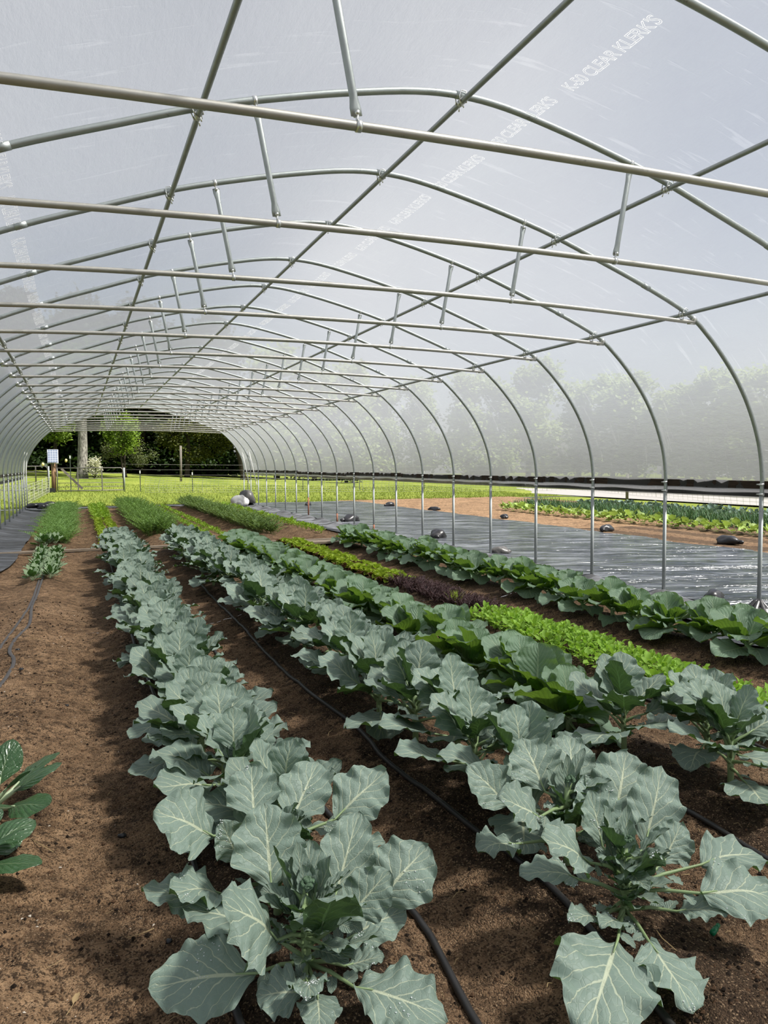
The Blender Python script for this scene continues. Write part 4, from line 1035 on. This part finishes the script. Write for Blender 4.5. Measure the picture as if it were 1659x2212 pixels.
Z = 0.03 + 0.05*np.exp(-((XX + 4.55)/.2)**2) + .06*fbm(XX*2, A*1.3, 59, 4)
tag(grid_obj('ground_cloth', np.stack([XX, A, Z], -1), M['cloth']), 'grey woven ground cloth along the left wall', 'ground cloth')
# narrow cloth across the far bed ends
A, B = np.meshgrid(np.linspace(35.0, 35.9, 8), np.arange(-3.7, 4.3, .1), indexing='ij')
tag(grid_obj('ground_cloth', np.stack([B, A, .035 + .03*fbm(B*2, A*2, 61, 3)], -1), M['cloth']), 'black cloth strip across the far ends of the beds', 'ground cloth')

def sack(name, x, y, r, mat, seed, label, cat='sack', z=0.04, group=None, tie=True):
    t = tag(empty(name, (x, y, z), R.uniform(0, 6.28)), label, cat, group)
    mb = MB(); mb.blob((0, 0, r[2]*.33), r, seed, 20, 12, .28, flat=True); mb.build('bag', M[mat], t)
    if tie:
        mb = MB(); mb.blob((r[0]*1.05, 0, r[2]*.35), (r[0]*.28, r[1]*.30, r[2]*.35), seed + 1, 9, 6, .4); mb.build('knot', M[mat], t)
    return t
sack('sandbag', 3.95, 33.4, (.46, .36, .34), 'sack_white', 81, 'white sack lying at the far right corner of the beds')
sack('sandbag', 4.30, 33.6, (.42, .36, .42), 'sack_grey', 82, 'grey sack propped against the white sack at the far right corner', z=.14)
for i, (x, y, a, lab) in enumerate([(10.35, 12.6, .26, 'black sandbag on the far edge of the black plastic, nearest the camera'), (10.05, 16.3, .24, 'black sandbag on the far plastic edge, in the middle'), (10.1, 21.5, .20, 'black sandbag on the far plastic edge, before the bare soil corner'),
        (10.0, 26.5, .2, 'small black bag on the far plastic edge'), (9.6, 30.0, .26, 'black bundle at the far end of the plastic edge'), (6.6, 32.0, .24, 'black bundle near the far posts on the plastic')]):
    sack('sandbag', x, y, (a, a*.6, a*.5), 'black', 90 + i, lab, group='black sandbags on the plastic')
for i, (x, y, a, m, lab) in enumerate([(5.0, 13.0, .17, 'sack_grey', 'grey plastic bag lying at the foot of a right wall post'), (5.25, 16.3, .27, 'black', 'black sandbag lying outside behind the collards'), (5.15, 22.2, .28, 'black', 'black crumpled bag outside beside the rusty post'),
        (4.92, 7.50, .15, 'black', 'black bag slumped between the two nearest right posts')]):
    sack('sandbag', x, y, (a, a*.75, a*.62), m, 110 + i, lab, group='bags along the right wall')
mb = MB(); rr = random.Random(5)
for i in range(9): mb.blob((rr.uniform(-.5, .5), rr.uniform(-.28, .28), .10 + rr.uniform(0, .08)), (rr.uniform(.18, .32), rr.uniform(.14, .24), rr.uniform(.10, .17)), i + 40, 14, 9, .35, flat=True)
tag(mb.build('tarp_heap', M['black'], None, True, (-3.75, 33.4, .06)), 'crumpled heap of black tarp at the far left corner', 'tarp heap')
mb = MB()
for i in range(7):
    a = i * .9; mb.tube([(math.cos(a)*.24, math.sin(a)*.24, .0), (math.cos(a)*.10, math.sin(a)*.10, .055), (math.cos(a+.3)*.035, math.sin(a+.3)*.035, .15), (.0, .0, .17)], [.05, .045, .026, .02], 8)
mb.blob((0, 0, .05), (.16, .14, .07), 3, 14, 8, .3, flat=True)
tag(mb.build('tarp_bunch', M['black'], None, True, (4.48, 6.42, .06)), 'gathered black tarp tied round the nearest right post', 'tarp bunch')

# ------------------------------------------------------------------ beyond the far end: gate, fences, panel
FY = 46.0
def lz(x, y): return float(lawnz(x, y))
t = tag(empty('solar_panel', (-3.80, FY, 1.97)), 'small solar panel mounted on a brown wooden post', 'solar panel')
rot = Matrix.Rotation(math.radians(-18), 3, 'X')
mb = MB(); mb.box((0, 0, .38), (.50, .02, .74), rot); mb.build('cells', M['cells'], t, False)
mb = MB()
for s in (-1, 1): mb.box(rot @ Vector((s*.265, 0, .38)), (.03, .035, .80), rot); mb.box(rot @ Vector((0, 0, .38 + s*.385)), (.53, .035, .03), rot)
fr_ = mb.build('frame', M['alu'], t, False)
mb = MB(); mb.tube([(0, .12, .45), (0, .08, .1), (0, .05, -.15)], .025, 8); mb.build('bracket', M['wire'], fr_)
mb = MB(); mb.tube([(0, 0, -.2), (.01, 0, .8), (-.01, .01, 1.65)], [.13, .12, .115], 14)
tag(mb.build('wooden_post', M['post_wood'], None, True, (-3.79, FY + .16, lz(-3.8, FY))), 'thick brown wooden post carrying the solar panel', 'post')
mb = MB(); mb.box((0, 0, .09), (.50, .35, .18)); mb.box((0, 0, .20), (.42, .30, .05)); tag(mb.build('battery_box', M['black'], None, False, (-3.95, FY - .3, lz(-3.9, FY))), 'low black box on the grass at the solar post foot', 'box')
def gate(x0, x1, y, ztop, zbot, label, stiles):
    t = tag(empty('tube_gate', (x0, y, zbot)), label, 'gate', 'tube gates beyond the greenhouse'); W_ = x1 - x0; H = ztop - zbot
    fr = MB(); r = .027
    fr.tube([(0, 0, 0), (0, 0, H)], r, 8); fr.tube([(0, 0, H), (W_ - .12, 0, H), (W_ - .02, 0, H - .10), (W_, 0, H - .22), (W_, 0, 0)], r, 8); fr.tube([(0, 0, 0), (W_, 0, 0)], r, 8)
    fr.build('frame', M['gate'], t)
    for q in (.17, .34, .53, .76):
        mb = MB(); mb.tube([(0, 0, H*q), (W_, 0, H*q)], .018, 6); mb.build('rail', M['gate'], t)
    for s in stiles:
        mb = MB(); mb.box((s, -.02, H/2), (.06, .03, H)); mb.build('stile', M['gate'], t, False)
    mb = MB(); mb.tube([(W_ + .05, 0, -.1), (W_ + .05, 0, H)], .045, 10)
    mb.build('gate_post', M['galv_post'], t)
gate(-3.60, -.17, FY, 1.69, .44, 'grey tube gate right of the solar post', (1.05, 2.3))
gate(-8.6, -4.1, FY + .6, 1.80, .50, 'grey tube gate left of the solar post', (1.2, 2.5, 3.9))
mb = MB(); mb.box((0, 0, 0), (1.56, .07, .12), Matrix.Rotation(.82, 3, 'Y')); tag(mb.build('brace_plank', M['grey_wood'], None, False, (-2.86, FY + .3, 1.10)), 'slanting grey plank leaning behind the gate', 'plank')
def tpost(x, y, z0, z1, label):
    t = tag(empty('fence_post', (x, y, z0)), label, 'fence post', 'steel fence posts'); H = z1 - z0
    mb = MB(); mb.box((0, 0, H/2 - .1), (.045, .012, H + .2)); mb.box((0, .02, H/2 - .1), (.010, .04, H + .2)); mb.build('shaft', M['tpost'], t, False)
    mb = MB(); mb.box((0, 0, H - .07), (.055, .05, .16)); mb.build('tip', M['white'], t, False)
tpost(.74, FY, .31, 1.51, 'steel fence post with white tip, first right of the gate')
tpost(3.65, FY, .25, 1.39, 'steel fence post with white tip, second right of the gate')
tpost(6.9, FY, .20, 1.35, 'steel fence post with white tip, third right of the gate')
tpost(10.3, FY, .18, 1.33, 'steel fence post with white tip, fourth right of the gate')
tpost(14.0, FY, .18, 1.33, 'steel fence post with white tip, fifth right of the gate')
tpost(18.5, FY, .18, 1.33, 'steel fence post with white tip, sixth right of the gate')
tpost(23.5, FY, .18, 1.33, 'steel fence post with white tip, seventh right of the gate')
tpost(-2.92, FY - .4, .36, 2.36, 'tall steel post with white tip in front of the gate')
for i, (x, zz) in enumerate([(-4.30, 1.9), (-3.13, 2.1)]):
    mb = MB(); mb.blob((0, 0, 0), (.07, .07, .10), i, 8, 6, .15); tag(mb.build('insulator', M['insul'], None, True, (x, FY - .05, zz)), 'yellow fence insulator %s of the solar panel' % ('left', 'right')[i], 'insulator', 'insulators near the solar panel')
mb = MB(); mb.tube([(0, 0, -.1), (.03, 0, 2.6)], .085, 8); tag(mb.build('wooden_post', M['grey_wood'], None, True, (4.45, 58, lz(4.4, 58))), 'weathered wooden post standing before the olive trees', 'post')
def wires(name, xs, ys, zs, r, mat, label, cat):
    mb = MB()
    for dz in zs: mb.tube([(x, y, lz(x, y) + dz) for x, y in zip(xs, ys)], r, 5)
    return tag(mb.build(name, M[mat]), label, cat)
xs = [-.1 + i*1.2 for i in range(26)]
wires('fence_wire', xs, [FY]*26, (.95, 1.25, 1.55), .007, 'wire', 'dark wires of the fence right of the gate', 'fence wire')
def netting(name, x0, y0, x1, y1, h, label, nx, r=.006, z0=None, sagx=0):
    mb = MB(); L = math.hypot(x1-x0, y1-y0)
    P = lambda q, v: Vector((x0 + (x1-x0)*q + .06*math.sin(q*40)*v, y0 + (y1-y0)*q, lz(x0 + (x1-x0)*q, y0 + (y1-y0)*q) + .04 + h*v*(1 - .06*math.sin(q*nx*PI/6)**2)))
    for j in range(7): mb.tube([P(i/40, j/6) for i in range(41)], r, 4, cap=False)
    for i in range(nx + 1): mb.tube([P(i/nx + .002, 0), P(i/nx - .002, .5), P(i/nx + .004, 1)], r*(2.3 if i % 10 == 3 else 1), 4, cap=False)
    return tag(mb.build(name, M['netting']), label, 'netting', 'white electric netting fences')
netting('electric_netting', .9, FY - 1.2, 15.2, FY - 2.0, .80, 'pale electric netting across the lawn right of the gate', 60)
netting('electric_netting', 15.2, FY - 2.0, 27.0, 41, .85, 'pale electric netting far to the right across the lawn', 40)
netting('electric_netting', 27.0, 41, 22.0, 20, .85, 'pale netting fence beside the gravel road', 50)
netting('electric_netting', -4.85, 37.0, -4.0, 45.4, .85, 'white netting sagging from the left corner towards the solar post', 34, .009)
netting('electric_netting', -4.95, 38.0, -7.4, 46.0, .9, 'white netting seen through the left wall opening', 30, .009)
mb = MB(); mb.tube([(0, 0, -.1), (0, 0, 1.25)], .07, 8); tag(mb.build('wooden_post', M['grey_wood'], None, True, (22.3, 30.6, 0)), 'grey wooden post beside the road behind the kale', 'post')

# grass on the lawn near the far end
rs = np.random.RandomState(3); n = 26000
gx = rs.uniform(-7, 22, n); gy = 35.9 + 17 * rs.rand(n) ** 1.5; gzv = lawnz(gx, gy) + 0.05 * fbm(gx*.5, gy*.5, 9, 3)
a = rs.uniform(0, 6.28, n); h = rs.uniform(.04, .11, n); wd = .018
V = np.empty((n, 3, 3)); V[:, 0] = np.stack([gx - np.cos(a)*wd, gy - np.sin(a)*wd, gzv - .01], -1); V[:, 1] = np.stack([gx + np.cos(a)*wd, gy + np.sin(a)*wd, gzv - .01], -1)
V[:, 2] = np.stack([gx + rs.uniform(-.03, .03, n), gy + rs.uniform(-.03, .03, n), gzv + h], -1)
me = bpy.data.meshes.new('grass'); me.from_pydata(V.reshape(-1, 3).tolist(), [], [(3*i, 3*i+1, 3*i+2) for i in range(n)]); me.materials.append(M['grassblade'])
at = me.attributes.new('tint', 'FLOAT', 'POINT'); at.data.foreach_set('value', np.repeat(rs.rand(n), 3).astype(np.float32))
tag(link('grass', me), 'short sunlit grass of the lawn beyond the beds', 'grass', kind='stuff')

# ------------------------------------------------------------------ trees
def leafcloud(mb, c, r, n, size, seed, shell=.55, clumps=26, flat=1.0):
    rr = np.random.RandomState(seed)
    cc = rr.normal(size=(clumps, 3)); cc /= np.linalg.norm(cc, axis=1)[:, None]; cc *= (shell + (1 - shell) * rr.rand(clumps))[:, None]
    ct = rr.rand(clumps); pick = rr.randint(0, clumps, n)
    p = cc[pick] * .78 + rr.normal(size=(n, 3)) * .17
    p = p * np.array(r) + np.array(c)
    az = rr.uniform(0, 6.28, n); el = rr.normal(0, .5, n); s = size * rr.uniform(.6, 1.3, n)
    d = np.stack([np.cos(az)*np.cos(el), np.sin(az)*np.cos(el), np.sin(el)], -1); up = rr.normal(size=(n, 3)) * .5 + np.array([0, 0, 1]); w_ = np.cross(d, up); w_ /= np.linalg.norm(w_, axis=1)[:, None]
    V = np.stack([p, p + d*s[:, None]*.5 + w_*s[:, None]*.36, p + d*s[:, None], p + d*s[:, None]*.5 - w_*s[:, None]*.36], 1).reshape(-1, 3)
    o = len(mb.v); mb.v.extend(map(tuple, V.tolist())); tn = np.repeat(np.clip(ct[pick]*.6 + rr.rand(n)*.4, 0, 1), 4); mb.tint.extend(tn.tolist()); mb.uv.extend([(.5, .5)] * (4*n))
    mb.f.extend([(o+4*i, o+4*i+1, o+4*i+2, o+4*i+3) for i in range(n)]); mb.mi.extend([0]*n)
def tree(name, x, y, trunk_r, crowns, mat, bark, label, n, size, seed, group='trees beyond the lawn', lean=(0, 0), th=None, flat=1.0):
    z = lz(x, y); t = tag(empty(name, (x, y, z)), label, 'tree', group); rr = random.Random(seed)
    top = th or max(c[2] + r[2]*.4 for c, r in crowns)
    tr = MB(); pts = [(lean[0]*q + .08*math.sin(q*5+seed), lean[1]*q, top*q - .2*(q == 0)) for q in (0, .06, .25, .5, .75, 1)]
    tr.tube(pts, [trunk_r*1.5, trunk_r*1.08, trunk_r, trunk_r*.85, trunk_r*.6, trunk_r*.25], 12)
    for i in range(7):
        c, r = crowns[i % len(crowns)]; q = rr.uniform(.35, .85); b = Vector((lean[0]*q, lean[1]*q, top*q)); e = Vector(c) + Vector((rr.uniform(-.7, .7)*r[0], rr.uniform(-.7, .7)*r[1], rr.uniform(-.3, .6)*r[2]))
        tr.tube([b, b.lerp(e, .5) + Vector((0, 0, .1*r[2])), e], [trunk_r*.35, trunk_r*.2, trunk_r*.06], 6)
    tr.build('trunk', M[bark], t)
    cm = MB()
    tot = sum(r[0]*r[2] for c, r in crowns)
    for i, (c, r) in enumerate(crowns): leafcloud(cm, c, r, int(n*r[0]*r[2]/tot), size, seed*10 + i)
    cm.build('crown', M[mat], t, smooth=False)
    return t
tree('shade_tree', -2.35, 60, .33, [((0, 1, 7.5), (4.0, 3, 2.6)), ((-1.0, 0, 5.2), (1.2, 1.2, .8))], 'leaf_mid', 'bark', 'big tree with a pale mottled trunk behind the gate', 5000, .24, 1, lean=(.5, 0), th=9)
tree('young_tree', .55, 61, .07, [((0, 0, 3.6), (1.45, 1.3, 1.75)), ((.2, 0, 2.3), (1.2, 1.0, .8))], 'leaf_bright', 'bark_dark', 'bright green young tree in the middle of the far opening', 4200, .17, 2)
tree('drooping_tree', .9, 63, .10, [((-1.1, 0, 2.0), (1.0, .9, 1.0)), ((1.2, 0, 1.7), (1.25, 1, 1.15)), ((.1, .5, 2.6), (1.6, 1, .9))], 'leaf_dull', 'bark_dark', 'loose dull green drooping tree around the bright young tree', 2600, .13, 3)
tree('maple_tree', -4.1, 66, .14, [((0, 0, 3.7), (1.9, 1.6, 1.5)), ((-1.2, 0, 5.2), (1.6, 1.5, 1.3))], 'leaf_bright', 'bark_dark', 'sunny green maple above the solar panel', 4200, .22, 4)
tree('olive_green_tree', 6.0, 66, .20, [((-1.2, 0, 3.4), (1.7, 1.5, 1.5)), ((.9, 0, 4.3), (2.2, 1.6, 1.8)), ((2.6, 0, 3.2), (1.7, 1.4, 1.5)), ((.6, 0, 2.0), (1.9, 1.2, .9))], 'leaf_olive', 'bark_dark', 'broad olive green tree at the right of the far opening', 8000, .20, 5)
tree('olive_green_tree', 10.4, 64.5, .22, [((0, 0, 4.6), (2.4, 2, 2.0)), ((1.5, 0, 3.2), (1.8, 1.5, 1.2))], 'leaf_olive', 'bark_dark', 'olive tree leaning at the right edge of the far opening', 5000, .20, 6, lean=(-1.2, 0))
t = tag(empty('blossom_bush', (-1.45, 59.3, lz(-1.45, 59.3))), 'white flowering bush beside the pale tree trunk', 'bush')
mb = MB(); leafcloud(mb, (0, 0, .85), (.62, .6, .9), 900, .12, 71); mb.build('blossom', M['blossom'], t, smooth=False)
mb = MB()
for i in range(7): mb.tube([(0, 0, 0), (.3*math.cos(i), .3*math.sin(i), .6), (.5*math.cos(i), .5*math.sin(i), 1.1)], [.02, .014, .006], 5)
mb.build('stems', M['bark_dark'], t)
# dark wood behind
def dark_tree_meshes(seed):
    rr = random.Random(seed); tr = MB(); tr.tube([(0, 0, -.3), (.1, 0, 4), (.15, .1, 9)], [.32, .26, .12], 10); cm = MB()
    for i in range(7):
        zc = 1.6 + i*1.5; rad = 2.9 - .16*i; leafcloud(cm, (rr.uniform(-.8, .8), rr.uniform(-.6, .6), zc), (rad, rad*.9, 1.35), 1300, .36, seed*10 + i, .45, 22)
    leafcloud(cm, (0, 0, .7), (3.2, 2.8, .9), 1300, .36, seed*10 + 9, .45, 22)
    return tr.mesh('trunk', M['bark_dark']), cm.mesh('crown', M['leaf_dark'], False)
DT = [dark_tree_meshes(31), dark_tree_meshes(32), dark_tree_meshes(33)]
def hedge_tree_meshes(seed):
    rr = random.Random(seed); tr = MB(); tr.tube([(0, 0, -.3), (.1, 0, 3), (.1, .1, 7)], [.25, .2, .1], 8); cm = MB()
    for i in range(5): leafcloud(cm, (rr.uniform(-.8, .8), rr.uniform(-.8, .8), 1.5 + i*1.7), (3.3 - .25*i, 3.3 - .25*i, 1.6), 1100, .42, seed*10 + i, .5, 20)
    return tr.mesh('trunk', M['bark_dark']), cm.mesh('crown', M['leaf_hedge'], False)
HT = [hedge_tree_meshes(41), hedge_tree_meshes(42)]
i = 0; spots = []
for row, (yb, st, off) in enumerate([(71, 4.0, 0), (76, 4.3, 2.1), (82, 4.6, 1.0)]):
    x = -14 + off
    while x < 46: spots.append((x, yb, row)); x += st
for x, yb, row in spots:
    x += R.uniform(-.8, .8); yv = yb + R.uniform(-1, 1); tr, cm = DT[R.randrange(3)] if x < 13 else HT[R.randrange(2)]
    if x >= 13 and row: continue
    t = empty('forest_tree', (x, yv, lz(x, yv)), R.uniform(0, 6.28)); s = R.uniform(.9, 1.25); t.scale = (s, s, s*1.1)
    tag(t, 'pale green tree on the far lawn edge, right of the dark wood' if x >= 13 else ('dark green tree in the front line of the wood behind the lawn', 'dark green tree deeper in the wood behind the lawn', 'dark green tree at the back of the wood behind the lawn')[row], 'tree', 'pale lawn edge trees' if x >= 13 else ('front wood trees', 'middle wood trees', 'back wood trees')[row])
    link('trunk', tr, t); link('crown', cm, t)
for side, x0, ya, yb, lab in ((1, 50, 10, 74, 'pale leafy tree in the long line beyond the gravel road'),):
    yv = ya
    while yv < yb:
        tr, cm = HT[R.randrange(2)]; x = x0 + R.uniform(-1.5, 1.5); s = R.uniform(.95, 1.25) * (1 if side > 0 else .8)
        t = empty('hedgerow_tree', (x, yv, float(lz(x, yv))), R.uniform(0, 6)); t.scale = (s, s, s); tag(t, lab, 'tree', 'trees along the road' if side > 0 else 'trees along the left side')
        link('trunk', tr, t); link('crown', cm, t); yv += R.uniform(3.0, 4.0)
for x, yv, lab in [(18.5, 62, 'left'), (30, 58, 'right')]:
    t = tag(empty('dark_shrub', (x, yv, lz(x, yv))), 'rounded dark shrub on the far lawn under the right hip board, %s one' % lab, 'shrub', 'shrubs on the far lawn')
    mb = MB(); leafcloud(mb, (0, 0, .9), (2.2, 1.5, 1.0), 1600, .25, int(x)); mb.build('foliage', M['leaf_dark'], t, smooth=False)
    mb = MB(); mb.tube([(0, 0, -.1), (0, 0, 1)], .12, 7); mb.build('trunk', M['bark_dark'], t)
